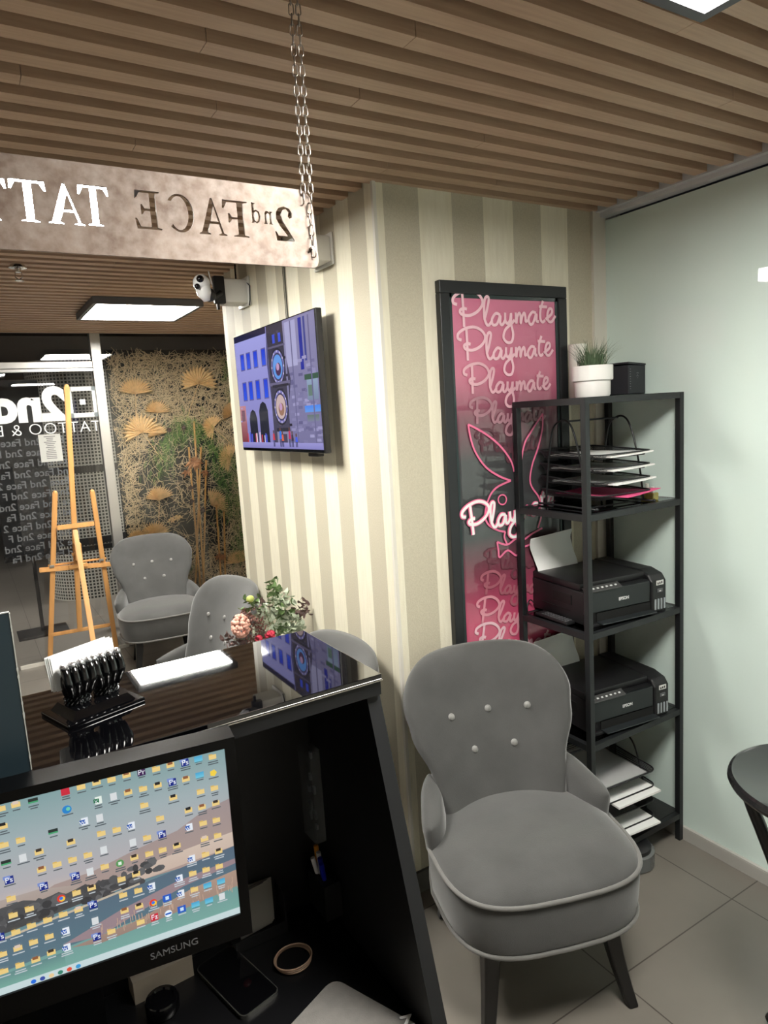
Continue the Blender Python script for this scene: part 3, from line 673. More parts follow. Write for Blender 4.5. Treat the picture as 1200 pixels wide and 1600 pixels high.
bn = [[(220,100),(330,160),(430,240),(505,340),(530,420)], [(220,100),(235,190),(270,290),(340,390),(430,450),(507,480)],
      [(507,480),(420,520),(370,575),(340,660),(335,730),(360,780),(420,815),(470,825)], [(470,825),(464,862),(482,908)],
      [(415,893),(482,912),(545,870),(590,880),(650,838),(720,800)], [(415,893),(424,950),(432,997),(486,950),(545,985),(575,940),(660,900),(720,870)],
      [(582,465),(575,380),(600,230),(650,140),(722,28)], [(582,465),(560,430),(575,440)], [(722,28),(720,130),(690,260),(650,380),(640,500),(700,600),(715,700),(690,800)]]
bm = BM()
for st in bn: ribbon(bm, spline([P_(680+x/4.3236, 640+y/4.3236) for x, y in st], 5), .0075, (0, -1, 0), .003)
ribbon(bm, spline([P_(680+(450+28*math.cos(a))/4.3236, 640+(608+33*math.sin(a))/4.3236) for a in [i*math.pi/5 for i in range(11)]], 4), .0055, (0, -1, 0), .003)
obj('rabbit_outline', bm, NEO, art, 'pink outline of a rabbit head with bow tie', normals=False)
l, r = P_(724, 838), P_(868, 792)
word('script_glow', l, r, NEO, .0175, .0042, art); word('script_core', l, r, NEW, .0105, .0064, art)

# ---------------------------------------------------------------- black shelf unit
sh = thing('shelf_unit', 'tall open black metal shelf unit with glass shelves in the corner by the glass partition', 'shelf', (0, 0, 0))
SX0, SX1, SY0, SY1 = 1.722, 2.232, 1.568, 1.912
po_ = .022
for (x, y) in ((SX0, SY0), (SX1, SY0), (SX0, SY1), (SX1, SY1)):
    xx = x + (po_/2 if x == SX0 else -po_/2); yy = y + (po_/2 if y == SY0 else -po_/2)
    bm = BM(); box(bm, (xx, yy, .875), (po_, po_, 1.75), bev=.002); obj('post', bm, BLK, sh)
LV = [1.739, 1.352, .942, .538, .105]
for z in LV:
    bm = BM()
    for y in (SY0+po_/2, SY1-po_/2): box(bm, ((SX0+SX1)/2, y, z), (SX1-SX0-2*po_, .020, .022))
    for x in (SX0+po_/2, SX1-po_/2): box(bm, (x, (SY0+SY1)/2, z), (.020, SY1-SY0-2*po_, .022))
    obj('rail', bm, BLK, sh)
for z in LV[:4]:
    bm = BM(); box(bm, ((SX0+SX1)/2, (SY0+SY1)/2, z+.009), (SX1-SX0-2*po_, SY1-SY0-2*po_, .005)); obj('glass_shelf', bm, SHELFGLASS, sh, 'smoked glass shelf')
bm = BM(); box(bm, ((SX0+SX1)/2, (SY0+SY1)/2, LV[4]+.006), (SX1-SX0-2*po_, SY1-SY0-2*po_, .012)); obj('solid_shelf', bm, BLKW, sh, 'solid black bottom shelf')
ZS = [z+.0115 for z in LV[:4]] + [LV[4]+.012]

# on top: plant, box, roll
pp = atY(929, 590, 1.68)
pot = thing('potted_grass', 'artificial grass in a white stepped pot on top of the shelf unit', 'plant', (pp.x, 1.69, 1.751))
r0 = (atY(952, 575, 1.68).x-atY(905, 575, 1.68).x)/2*.93
bm = BM(); hgt = .106; lathe(bm, [(r0*.80, 0), (r0*.86, .006), (r0*.87, hgt*.50), (r0*.99, hgt*.53), (r0, hgt*.58), (r0, hgt), (r0*.92, hgt), (r0*.9, hgt*.85)], (0, 0, 0), 40); obj('pot', bm, mat('white_ceramic', (236, 234, 230), .35), pot, smooth=True)
bm = BM(); 
for i in range(230):
    a = random.uniform(0, 6.283); rr = r0*.7*math.sqrt(random.random()); ln = random.uniform(.06, .125); out = random.uniform(.1, 1.0)
    bx, by = rr*math.cos(a), rr*math.sin(a); dx, dy = math.cos(a), math.sin(a); prev = None
    sx, sy = -dy*.0022, dx*.0022
    for k in range(5):
        f = k/4; q = out*f*f*ln*.75; z = hgt*.8+ln*f*(1-.25*out*f); ww = 1-f*.92
        cur = (bm.verts.new((bx+dx*q+sx*ww, by+dy*q+sy*ww, z)), bm.verts.new((bx+dx*q-sx*ww, by+dy*q-sy*ww, z)))
        if prev: bm.faces.new((prev[0], prev[1], cur[1], cur[0]))
        prev = cur
g = obj('grass_blades', bm, mat('grass_green', (84, 104, 76), .6, var=.3, vscale=60), pot, 'dark green grass blades', normals=False); g['kind'] = 'stuff'
bb = atY(971, 590, 1.80)
bx_ = thing('gift_box', 'small black box with faint lettering behind the potted grass on the shelf unit', 'box', (bb.x-.0, 1.78, 1.751), .08)
bm = BM(); box(bm, (0, 0, .056), (.105, .10, .108), bev=.004); obj('body', bm, mat('black_card', (34, 37, 42), .5), bx_)
bm = BM(); box(bm, (-.005, 0, .114), (.11, .105, .006), (0, .06, 0)); obj('lid', bm, mat('black_card', (34, 37, 42)), bx_)
GT = mat('grey_print', (130, 132, 134), .5)
for k in range(4): text_mesh('lettering', ['+--+', '|12|', '-++-', '----'][k] if False else ['. : .', '12 3', '. ; .', ': . :'][k] if False else '·:·', .02, GT, ((.0, -.0508, .072-.011*k), (1, 0, 0), (0, 0, 1)), bx_, align='CENTER') if k < 2 else None
bm = BM()
for k in range(9): box(bm, (-.045, -.0508, .022+.009*k), (.008 if k % 2 else .005, .0004, .002))
obj('side_print', bm, GT, bx_)
bm = BM(); lathe(bm, [(.034, 0), (.034, .2), (.031, .2), (.031, .02)], (atY(903, 575, 1.875).x, 1.875, 1.751), 32); tag(obj('paper_roll', bm, mat('cream_paper', (226, 224, 214), .7), smooth=True), 'upright cream paper roll behind the potted grass on the shelf unit', 'paper roll')

# letter trays
def rounded_rect(w_, d_, r, n=5, x0=0, y0=0):
    out = []
    for cx, cy, a0 in ((w_/2-r, d_/2-r, 0), (-w_/2+r, d_/2-r, 90), (-w_/2+r, -d_/2+r, 180), (w_/2-r, -d_/2+r, 270)):
        for k in range(n+1): a = R_(a0+90*k/n); out.append((x0+cx+r*math.cos(a), y0+cy+r*math.sin(a)))
    return out
m = bpy.data.materials.new('fine_wire_mesh'); m.use_nodes = True; nt = m.node_tree; MATS['fine_wire_mesh'] = m
b = nt.nodes['Principled BSDF']; b.inputs['Base Color'].default_value = (.02, .02, .022, 1); b.inputs['Roughness'].default_value = .5
tc = nt.nodes.new('ShaderNodeTexCoord'); sp2 = nt.nodes.new('ShaderNodeSeparateXYZ'); nt.links.new(tc.outputs['Object'], sp2.inputs[0])
al = None
for ax in (0, 1):
    f = math_node(nt, 'FRACT', math_node(nt, 'MULTIPLY', sp2.outputs[ax], 1/.0035)); g_ = math_node(nt, 'LESS_THAN', f, .5); al = g_ if al is None else math_node(nt, 'MAXIMUM', al, g_)
nt.links.new(al, b.inputs['Alpha'])
def tray_rack(name, label, loc, rz, levels, W=.265, D=.31, pitch=.047, z0=.035, arch=.31, group=None):
    t = thing(name, label, 'letter tray', loc, rz, group)
    for s in (-1, 1):
        x = s*(W/2+.008)
        bm = BM(); pts = spline([(x, -.105, .006), (x, -.085, arch*.45), (x, -.05, arch*.86), (x, -.015, arch), (x, .03, arch*.98), (x, .06, arch*.86), (x, .085, arch*.45), (x, .10, .006)], 6)
        tube(bm, pts, .0035, 8); tube(bm, [(x, -.15, .006), (x, .14, .006)], .0035, 8); ball(bm, (x, -.152, .007), .0065, 10)
        obj('side_arch', bm, BLK, t, smooth='all')
    bm = BM(); tube(bm, [(-(W/2+.008), .012, arch*.99), ((W/2+.008), .012, arch*.99)], .0035, 8); obj('cross_bar', bm, BLK, t)
    bm = BM(); tube(bm, [(-(W/2+.008), -.10, .006), ((W/2+.008), -.10, .006)], .003, 8); obj('cross_bar', bm, BLK, t)
    for k in range(levels):
        z = z0+pitch*k; bm = BM(); lo = rounded_rect(W-.03, D-.03, .02); up = rounded_rect(W, D, .03)
        tr = BM()
        zf = lambda y: z+.026 - (.012 if y < -.1 else 0)
        tube(tr, [(x, y, z) for x, y in lo], .002, 6, closed=True); tube(tr, [(x, y, zf(y)) for x, y in up], .0028, 6, closed=True)
        for (a, b_2) in zip(lo[::6], up[::6]): tube(tr, [(*a, z), (*b_2, zf(b_2[1]))], .0022, 6)
        o = obj('tray', tr, BLK, t, smooth='all')
        A = [bm.verts.new((x, y, z)) for x, y in lo]; Bq = [bm.verts.new((x, y, zf(y))) for x, y in up]; n = len(A)
        bm.faces.new(A)
        for i in range(n): bm.faces.new((A[i], A[(i+1) % n], Bq[(i+1) % n], Bq[i]))
        obj('mesh_sheet', bm, MATS['fine_wire_mesh'], o, 'fine black mesh', normals=False)
    return t
def sheet(loc, rz, w_, d_, m, label, h=.004, curl=0., group=None, cat='paper', name='paper_sheet'):
    bm = BM(); n = 8; g = {}
    for i in range(n+1):
        for j in range(n+1):
            x = (i/n-.5)*w_; y = (j/n-.5)*d_; g[i, j] = bm.verts.new((x, y, h+curl*((i/n)**2)*(1-j/n)**2))
    for i in range(n):
        for j in range(n): bm.faces.new((g[i, j], g[i+1, j], g[i+1, j+1], g[i, j+1]))
    r = bmesh.ops.extrude_face_region(bm, geom=list(bm.faces)); 
    for v in [e for e in r['geom'] if isinstance(e, bmesh.types.BMVert)]: v.co.z -= h
    o = obj(name, bm, m); o.location = loc; o.rotation_euler.z = rz; return tag(o, label, cat, group)
TR = (1.955, 1.745, ZS[1])
tray_rack('letter_tray_rack', 'four-tier black wire letter tray rack on the second shelf', TR, -.05, 4, group='letter tray racks')
pt = ['topmost', 'second', 'third']
for k, dz in enumerate((3, 2, 1)):
    sheet((TR[0]+.015, TR[1]-.02-.005*k, TR[2]+.038+.047*dz), -.05+.03*k, .21, .295, PAPER, 'white paper in the %s tray from the top of the upper letter tray rack' % pt[k], .005, .006, 'papers in the upper trays')
sheet((TR[0]+.035, TR[1]-.03, TR[2]+.040), .14, .215, .30, PINK, 'bright pink paper sheet sticking out of the lowest tray of the upper rack', .002, .008)
# little things behind the trays
def bottle(x, y, z, r, h, m, label, cap=True, group=None):
    t = thing('perfume_bottle', label, 'bottle', (x, y, z), group=group)
    bm = BM(); box(bm, (0, 0, h/2), (2*r, 2*r, h), bev=.004); obj('flask', bm, m, t)
    bm = BM(); lathe(bm, [(r*.4, h), (r*.4, h+.02)], (0, 0, 0), 16); obj('cap', bm, BLKP if cap is True else WHT, t)
YG = mat('yellow_glass', (186, 176, 96), .15, coat=.5)
bottle(2.17, 1.68, ZS[1], .017, .035, YG, 'small yellow glass bottle on the second shelf, nearer the corner post', 2)
bottle(2.135, 1.63, ZS[1], .016, .028, YG, 'small yellow glass bottle on the second shelf, beside the tray foot', 2)
bm = BM(); box(bm, (0, 0, .09), (.10, .05, .18), bev=.003); bxx = obj('dark_box', bm, mat('black_card', (34, 37, 42))); bxx.location = (2.0, 1.885, ZS[1]-.0); tag(bxx, 'dark box with a large figure on it standing behind the upper letter trays', 'box')
bxx.location = (2.03, 1.925-.026, ZS[1])

# printers
def make_printer(label):
    t = thing('printer', label, 'printer', group='black ink tank printers')
    W, D, H_ = .375, .30, .150
    m1 = BLKP; m2 = mat('printer_front', (22, 26, 28), .3)
    bm = BM(); box(bm, (-.035, .0, H_*.44), (W-.07, D, H_*.80), bev=.006); box(bm, (-.03, -.147, .006), (.30, .03, .012), bev=.003); body = obj('body', bm, m1, t, smooth=True)
    bm = BM(); box(bm, (-.035, .012, H_*.93), (W-.072, D-.03, .026), bev=.006); obj('scanner_lid', bm, m1, t, smooth=True)
    bm = BM()          # ink tank on the right with sloped top
    prism(bm, [(-.158, 0.0), (-.158, .118), (-.140, .142), (-.09, .156), (.15, .156), (.15, 0)], lambda y, z: (.115, y, z), lambda y, z: (.1875, y, z))
    o = obj('ink_tank', bm, m1, t); md = o.modifiers.new('b', 'BEVEL'); md.width = .008; md.segments = 3
    bm = BM(); box(bm, (-.045, -.153, .088), (.30, .012, .078), bev=.004); obj('front_panel', bm, m2, t)
    bm = BM(); box(bm, (-.015, -.152, .031), (.25, .006, .030)); obj('output_slot', bm, mat('slot_black', (3, 3, 3), .8), t, 'dark paper slot')
    bm = BM(); box(bm, (-.015, -.165, .014), (.25, .045, .004), (.0, 0, 0)); obj('output_tray', bm, mat('printer_tray', (40, 44, 46), .3), t)
    bm = BM(); box(bm, (-.11, -.151, .134), (.16, .03, .005), (.5, 0, 0), bev=.002); cp = obj('control_panel', bm, mat('panel_grey', (60, 60, 60), .35), t, 'grey button strip')
    bm = BM()
    for k in range(7): box(bm, (-.172+.02*k, -.153, .1365), (.008, .006, .002), (.5, 0, 0))
    obj('keys', bm, mat('key_white', (200, 200, 200), .5), cp)
    text_mesh('brand_mark', 'EPSON', .0155, mat('silver_print', (210, 210, 212), .4), ((-.02, -.1598, .078), (1, 0, 0), (0, 0, 1)), t, bold=.0005, align='CENTER')
    bm = BM(); box(bm, (.153, -.159, .112), (.034, .002, .017)); lb = obj('label_sticker', bm, mat('sticker_white', (215, 215, 212), .5), t)
    bm = BM(); 
    for k in range(3): box(bm, (.143+.009*k, -.1603, .110+.001*k), (.005, .001, .008))
    obj('sticker_print', bm, mat('sticker_black', (30, 30, 30), .5), lb)
    bm = BM(); box(bm, (.153, -.159, .083), (.026, .002, .013)); l2 = obj('small_sticker', bm, mat('sticker_grey', (92, 94, 96), .5), t)
    bm = BM(); box(bm, (.153, -.1603, .081), (.009, .001, .004)); obj('sticker_print', bm, mat('key_white', (200, 200, 200)), l2)
    for k in range(4):
        bm = BM(); box(bm, (.131+.0148*k, -.159, .032), (.0075, .003, .040), bev=.001); obj('ink_window', bm, mat('ink_window', (150, 156, 160), .25), t, 'pale ink level window')
    bm = BM(); box(bm, (-.189, -.03, .085), (.003, .10, .035)); box(bm, (-.189, .01, .045), (.003, .16, .002)); obj('side_recess', bm, mat('recess', (12, 12, 12), .6), t)
    return t
p1 = make_printer('black printer with ink tanks on the middle shelf, the upper of the two')
p1.location = (1.975, 1.755, ZS[2]); p1.rotation_euler.z = -.12
dup(p1, (1.985, 1.752, ZS[3]), -.12, 'black printer with ink tanks on the fourth shelf, the lower of the two', 'black ink tank printers')
def feed_sheet(pts, label):
    """curved sheet: pts = [(left point, right point), ...] from bottom to top"""
    bm = BM(); L_ = spline([p[0] for p in pts], 5); R__ = spline([p[1] for p in pts], 5)
    for (a, b_3), (c, d) in zip(zip(L_, R__), list(zip(L_, R__))[1:]):
        bm.faces.new([bm.verts.new(v) for v in (a, b_3, d, c)])
    bmesh.ops.remove_doubles(bm, verts=bm.verts, dist=1e-5)
    r = bmesh.ops.extrude_face_region(bm, geom=list(bm.faces))
    for v in [e for e in r['geom'] if isinstance(e, bmesh.types.BMVert)]: v.co.y += .0006
    return tag(obj('feed_paper', bm, PAPER, smooth='all'), label, 'paper', 'sheets standing in the printers')
for k, (zs, lab) in enumerate(((ZS[2], 'white sheet curling up from the back of the upper printer'), (ZS[3], 'white sheet curling up from the back of the lower printer'))):
    pr = []
    for dz, dy, sh_, wd in ((.10, 0, .0, .2), (.155, .01, 0, .2), (.20, .022, -.008, .2), (.25, .018, -.03, .205), (.285, .004, -.038, .21)):
        pr.append(((1.81+sh_, 1.885+dy, zs+dz), (1.81+sh_+wd, 1.875+dy, zs+dz+.012)))
    feed_sheet(pr, lab)
# remote control on the middle shelf
rm = thing('remote_control', 'slim black remote control on the front left of the middle shelf', 'remote', (1.757, 1.80, ZS[2]), R_(86))
bm = BM(); box(bm, (0, 0, .007), (.17, .042, .012), bev=.004); rb = obj('body', bm, BLKP, rm)
bm = BM()
for i in range(9):
    for j in range(3): box(bm, (-.07+.015*i, -.012+.012*j, .0138), (.007, .006, .002))
obj('buttons', bm, mat('remote_keys', (95, 95, 98), .5), rb)
rm.location = (1.766, 1.77, ZS[2])
bm = BM(); tube(bm, spline([(1.79, 1.90, ZS[2]+.03), (1.775, 1.905, ZS[2]+.045), (1.755, 1.90, ZS[2]+.03), (1.75, 1.895, ZS[2]+.004)], 6), .0025, 8); tag(obj('power_cable', bm, BLKP, smooth='all'), 'short black cable looping behind the upper printer', 'cable')
# lower letter tray
TL = (1.955, 1.740, ZS[4])
tray_rack('letter_tray_rack', 'black mesh letter tray rack on the bottom shelf, below the lower printer', TL, -.08, 4, W=.27, D=.315, pitch=.062, z0=.03, arch=.30, group='letter tray racks')
sheet((TL[0]+.01, TL[1]-.035, TL[2]+.034+.124), -.06, .215, .31, PAPER, 'white papers in the second tray from the top of the lower rack', .007, .0, 'papers in the lower trays')
sheet((TL[0]+.01, TL[1]-.035, TL[2]+.034), -.1, .215, .31, PAPER, 'white papers in the lowest tray of the lower rack', .007, .0, 'papers in the lower trays')
sheet((TL[0]-.005, TL[1]+.0, TL[2]+.034+.186), -.08, .21, .28, mat('grey_printed_paper', (172, 172, 172), .8), 'grey printed sheet in the top tray of the lower rack', .003, .0)
jr = thing('reel', 'shallow round clear and black container on the floor under the shelf unit', 'container', (1.965, 1.60, 0))
bm = BM(); lathe(bm, [(.075, 0), (.082, .006), (.082, .058), (.078, .06)], (0, 0, 0), 40); obj('rim', bm, mat('clear_grey_plastic', (120, 122, 122), .15, alpha=.7), jr, 'greyish clear rim', smooth=True)
bm = BM(); lathe(bm, [(.07, .003), (.07, .075), (.055, .085), (.02, .086)], (0, 0, 0), 40); obj('core', bm, BLKP, jr, smooth=True)
jr.name = 'round_container'

# ---------------------------------------------------------------- round black table at right
rt_ = thing('round_table', 'small round black pedestal table at the right edge in front of the glass partition', 'table', (1.725, .815, 0))
rr = .22; zt_ = .752
bm = BM(); lathe(bm, [(rr*.5, zt_-.022), (rr*.93, zt_-.022), (rr*.985, zt_-.012), (rr, zt_-.004), (rr*.985, zt_+.006), (rr*.95, zt_+.010), (rr*.925, zt_+.006), (.01, zt_+.006)], (0, 0, 0), 64); obj('tabletop', bm, mat('black_lacquer', (22, 22, 23), .22, coat=.3), rt_, smooth=True)
bm = BM(); lathe(bm, [(.0115*rr/rr*4, zt_-.05), (.05, zt_-.022)], (0, 0, 0), 32); lathe(bm, [(.03, .25), (.045, .40), (.03, .55), (.045, zt_-.05)], (0, 0, 0), 32); obj('pedestal', bm, BLKW, rt_, smooth=True)
for k in range(3):
    a = R_(222+120*k); d = Vector((math.cos(a), math.sin(a), 0))
    bm = BM(); tube(bm, spline([d*.19+Vector((0, 0, zt_-.02)), d*.175+Vector((0, 0, zt_-.10)), d*.135+Vector((0, 0, zt_-.20)), d*.09+Vector((0, 0, zt_-.32)), d*.05+Vector((0, 0, .28)), d*.06+Vector((0, 0, .12)), d*.11+Vector((0, 0, .016))], 5), .017, 10); obj('leg', bm, BLKW, rt_, smooth='all')

# ---------------------------------------------------------------- reception desk
HC = 1.33
cx1, cy0, cy1 = .522, .905, 1.20
dk = thing('reception_desk', 'black reception desk with a glossy glass counter top in the foreground', 'desk', (0, 0, 0))
DKM = mat('black_desk_board', (17, 18, 21), .5)
bm = BM(); box(bm, ((-1.2+cx1)/2, (cy0+cy1)/2, HC-.004), (cx1+1.2, cy1-cy0, .008), bev=.0012); obj('counter_glass', bm, BLKGL, dk, 'glossy black glass counter top')
bm = BM(); box(bm, ((-1.2+cx1)/2, (cy0+cy1)/2, HC-.021), (cx1+1.2-.004, cy1-cy0-.004, .026)); obj('counter_board', bm, DKM, dk)
bm = BM(); box(bm, ((-1.2+cx1)/2, cy0+.0, HC-.0095), (cx1+1.2, .003, .002)); obj('metal_edge', bm, CHROME, dk, 'thin bright edge trim')
bm = BM(); box(bm, ((-1.2+cx1)/2, cy1-.03, .65), (cx1+1.2-.04, .02, 1.3)); obj('back_panel', bm, mat('black_inner_board', (10, 10, 12), .45), dk)
bm = BM()
prism(bm, [(cy1-.01, 0), (cy1-.01, HC-.034), (cy0+.012, HC-.034), (.765, .78), (.62, 0)], lambda y, z: (cx1-.024, y, z), lambda y, z: (cx1, y, z)); obj('side_panel', bm, DKM, dk)
bm = BM(); box(bm, ((-1.2+cx1)/2-.012, .86, .775), (cx1+1.2-.03, .60, .03), bev=.002); obj('worktop', bm, mat('black_worktop', (13, 13, 15), .3), dk)
# monitor
mn = thing('monitor', 'black computer monitor showing a desktop full of icons over a lake picture', 'monitor', (0, 0, 0))
tr = atY(350, 1168, .82); UPV = Vector((0, 0, 1))
tl = atZ(0, 1252, tr.z+.002)
LX = (Vector((tl.x, tl.y, 0))-Vector((tr.x, tr.y, 0))).normalized()      # towards the left of the screen
LX = Vector((LX.x, LX.y, 0)).normalized()
nf = Vector((LX.y, -LX.x, 0)); nf = nf if nf.y < 0 else -nf
WS, HS = .42, (tr.z-atY(363, 1435, .82).z)
tilt = (UPV + nf*.02).normalized()
o0 = Vector((tr.x, tr.y, tr.z))
def mf(u, v, d): return o0 + LX*(WS*(1-u)) - tilt*(HS*v) + nf*d
def mbox(bm, u0, v0, u1, v1, d0, d1):
    P = [mf(u, v, d) for d in (d0, d1) for u, v in ((u0, v0), (u1, v0), (u1, v1), (u0, v1))]; V = [bm.verts.new(p) for p in P]
    for f in ((0, 1, 2, 3), (7, 6, 5, 4), (0, 4, 5, 1), (1, 5, 6, 2), (2, 6, 7, 3), (3, 7, 4, 0)): bm.faces.new([V[i] for i in f])
bm = BM(); mbox(bm, -.035, -.055, 1.032, 1.14, -.035, -.0015); obj('housing', bm, mat('monitor_black', (7, 7, 8), .14, spec=.25), mn)
bm = BM()
for q in ((-.035, -.055, 1.032, 0), (-.035, 1.0, 1.032, 1.14), (-.035, 0, 0, 1), (1.0, 0, 1.032, 1)): mbox(bm, *q, -.0015, .004)
obj('bezel', bm, mat('monitor_black', (9, 9, 10)), mn)
b1 = mf(.5, 1.1, -.03)
bm = BM(); box(bm, (b1.x, b1.y+.03, (b1.z+.792)/2), (.07, .035, b1.z-.792+.03)); box(bm, (b1.x, b1.y+.02, .797), (.24, .17, .012), bev=.004); obj('stand', bm, BLKG, mn)
MSC = vcol_mat('monitor_picture', 1.0, .25)
paint, rect, disc, done = pic_builder(mf, 'screen', MSC, mn, step=.0000035)
rect(0, 0, 1, .22, (128, 158, 160), (158, 172, 176)); rect(0, .22, 1, .46, (158, 172, 176), (176, 172, 176)); rect(0, .46, 1, .56, (176, 172, 176), (196, 180, 170)); rect(0, .56, 1, 1, (98, 120, 134), (120, 168, 158))
paint([(.42, .56), (.5, .5), (.6, .49), (.72, .44), (.84, .40), (.92, .33), (1, .30), (1, .62), (.42, .62)], (156, 142, 142), (168, 148, 140))
paint([(0, .46), (.1, .44), (.2, .47), (.34, .5), (.46, .50), (.56, .54), (.56, .64), (0, .64)], (176, 166, 160), (160, 140, 130))
paint([(.62, .58), (.8, .53), (1, .50), (1, .585), (.8, .61), (.62, .64)], (206, 188, 174), (196, 174, 160))
pts = [(0, .60)]
for i in range(40): pts.append((i*.0175, .545+random.uniform(-.02, .012)-.018*math.sin(i*.13)))
pts += [(.72, .60), (.72, .62), (0, .74)]
paint(pts[:1]+pts[1:], (84, 84, 86), (66, 66, 66))
for i in range(150):
    u = random.uniform(0, .78); v = .60+random.uniform(-.05, .05)+(.06*(1-u/.7) if u < .7 else -.02); g = random.randint(58, 100); disc(u, v, random.uniform(.008, .02), random.uniform(.012, .028), (g, g, g+2), 8)
paint([(0, .755), (.35, .70), (.72, .63), (.72, .642), (.35, .712), (0, .77)], (190, 178, 160))
paint([(.0, .77), (.35, .712), (.72, .642), (1, .585), (1, .80), (0, .92)], (86, 104, 122), (90, 118, 130))
paint([(.5, .84), (.66, .75), (.82, .69), (1, .66), (1, .69), (.84, .73), (.7, .80), (.6, .86)], (150, 130, 136))
paint([(.52, .87), (.7, .84), (.86, .76), (1, .73), (1, .83), (.8, .87), (.6, .90)], (172, 146, 130), (150, 128, 118))
for i in range(60): 
    u = random.uniform(.6, 1); v = random.uniform(.77, .86); rect(u, v-.02, u+.002, v+.015, (190, 160, 140))
paint([(0, .92), (.5, .88), (.5, .96), (0, .96)], (96, 132, 134), (118, 166, 154))
rect(0, .962, 1, 1, (196, 214, 216))
def icon(u, v, kind):
    a, b_4 = .011, .020
    if kind == 'f': rect(u-a, v-b_4*.6, u+a, v+b_4*.7, (232, 202, 130)); rect(u-a, v-b_4*.85, u, v-b_4*.5, (214, 178, 96)); 
    if kind == 'g': rect(u-a, v-b_4*.6, u+a, v+b_4*.7, (232, 202, 130)); rect(u-a*.7, v-b_4*.9, u+a*.6, v-b_4*.1, random.choice([(60, 50, 44), (216, 196, 180), (140, 90, 60), (30, 30, 34)]))
    if kind == 'd': rect(u-a*.8, v-b_4, u+a*.8, v+b_4, (214, 218, 220))
    if kind == 'W': rect(u-a*.6, v-b_4, u+a, v+b_4, (226, 232, 240)); rect(u-a, v-b_4*.5, u+a*.3, v+b_4*.6, (40, 86, 168))
    if kind == 'X': rect(u-a*.6, v-b_4, u+a, v+b_4, (226, 236, 228)); rect(u-a, v-b_4*.5, u+a*.3, v+b_4*.6, (30, 110, 70))
    if kind == 'P': rect(u-a, v-b_4, u+a, v+b_4, (20, 40, 130)); rect(u-a*1.3, v-b_4*1.2, u+a*.3, v-b_4*.3, (120, 140, 200))
    if kind == 'M': rect(u-a*1.1, v-b_4*.8, u+a*1.1, v+b_4*.7, (70, 160, 205), (110, 196, 220)); rect(u-a, v+b_4*.75, u+a, v+b_4*.95, (60, 130, 150))
    if kind == 'r': rect(u-a, v-b_4, u+a, v+b_4, (200, 40, 60))
    if kind == 'v': rect(u-a, v-b_4, u+a, v+b_4, (60, 30, 80))
    if kind == 'c': disc(u, v, a, b_4, (220, 60, 50), 14); disc(u+a*.2, v+b_4*.2, a*.7, b_4*.7, (240, 200, 60), 12); disc(u, v, a*.45, b_4*.45, (60, 120, 220), 12)
    if kind == 'e': disc(u, v, a*1.1, b_4*1.1, (40, 130, 200), 14); disc(u+a*.3, v-b_4*.1, a*.5, b_4*.5, (110, 200, 170), 12)
    if kind == 'u': disc(u, v, a, b_4, (90, 150, 90), 14); rect(u-a*.4, v-b_4*.4, u+a*.4, v+b_4*.5, (220, 236, 220))
    if kind == 't': disc(u, v, a, b_4, (230, 240, 250), 14); rect(u-a*.8, v-b_4*.25, u+a*.8, v+b_4*.25, (30, 90, 190))
    if kind == 's': disc(u, v, a, b_4, (240, 206, 70), 5)
    if kind == 'z': rect(u-a*1.1, v-b_4*.6, u+a*1.1, v+b_4*.6, (40, 50, 48)); rect(u-a*1.1, v+b_4*.2, u+a*1.1, v+b_4*.6, (70, 160, 110))
    if kind == 'b': rect(u-a*1.1, v-b_4, u+a*1.1, v+b_4, (40, 90, 190)); rect(u-a*.4, v-b_4*.5, u+a*.5, v+b_4*.5, (200, 224, 244))
    if kind != ' ':
        n = random.choice([1, 1, 2])
        for q in range(n): ww = random.uniform(.008, .016); rect(u-ww, v+b_4*1.25+.012*q, u+ww, v+b_4*1.25+.012*q+.006, (84, 92, 98) if v < .55 else (190, 198, 204))
LETT = []
def invm(px, py):     # photo point -> screen coordinates
    d = _ray(px, py); k = (o0-CAM).dot(nf)/d.dot(nf); p = CAM+d*k-o0
    return 1-p.dot(LX)/WS, -p.dot(tilt)/HS
ICN = '''1048,70,f 978,80,M 912,98,P 840,110,g 770,130,f 697,145,v 624,160,g 550,182,f 476,196,g 400,218,f 322,240,r 163,285,z 78,305,g 5,325,f
1052,150,s 985,160,M 917,180,g 850,195,P 778,210,g 706,228,f 632,245,g 560,266,d 482,285,X 330,330,e
1058,225,f 990,243,f 855,272,g 712,310,f 1065,300,g 997,320,g 930,335,g 492,372,d 414,390,W 262,438,z 15,412,g
1068,385,f 1003,400,f 932,420,W 790,375,f 646,412,W 576,432,f 500,450,f 1075,462,f 1010,478,g 800,455,P 726,472,f 656,495,d 350,492,g 102,482,f 20,505,f
1080,540,g 1015,556,f 873,512,g 803,533,f 737,552,f 512,532,d 663,570,g 434,557,f 358,580,f 282,603,f 193,540,g 113,570,d 30,592,z
945,577,W 592,598,u 517,615,f 445,640,d 372,662,P 205,628,g 45,680,P 215,712,P 1083,615,f 1018,632,f 952,650,f
672,652,g 600,678,f 884,675,W 1092,690,M 1025,710,M 960,730,f 747,715,W 683,735,f 608,757,f 452,720,g 378,745,f 302,772,c 55,772,f
892,750,W 825,772,b 757,795,c 687,812,g 615,835,g 1097,765,d 1033,785,M 966,805,M 898,828,b 832,850,t 763,868,r 695,892,f 460,805,P 388,828,g 312,852,f 235,880,f 145,824,f 65,855,f
155,908,f 78,940,f 0,965,P 470,885,d 550,938,f 478,965,P 322,936,W 243,962,f 165,990,f 88,1020,g 12,1050,f 328,1018,W 253,1042,g 176,1078,g 98,1105,f 18,1135,f'''
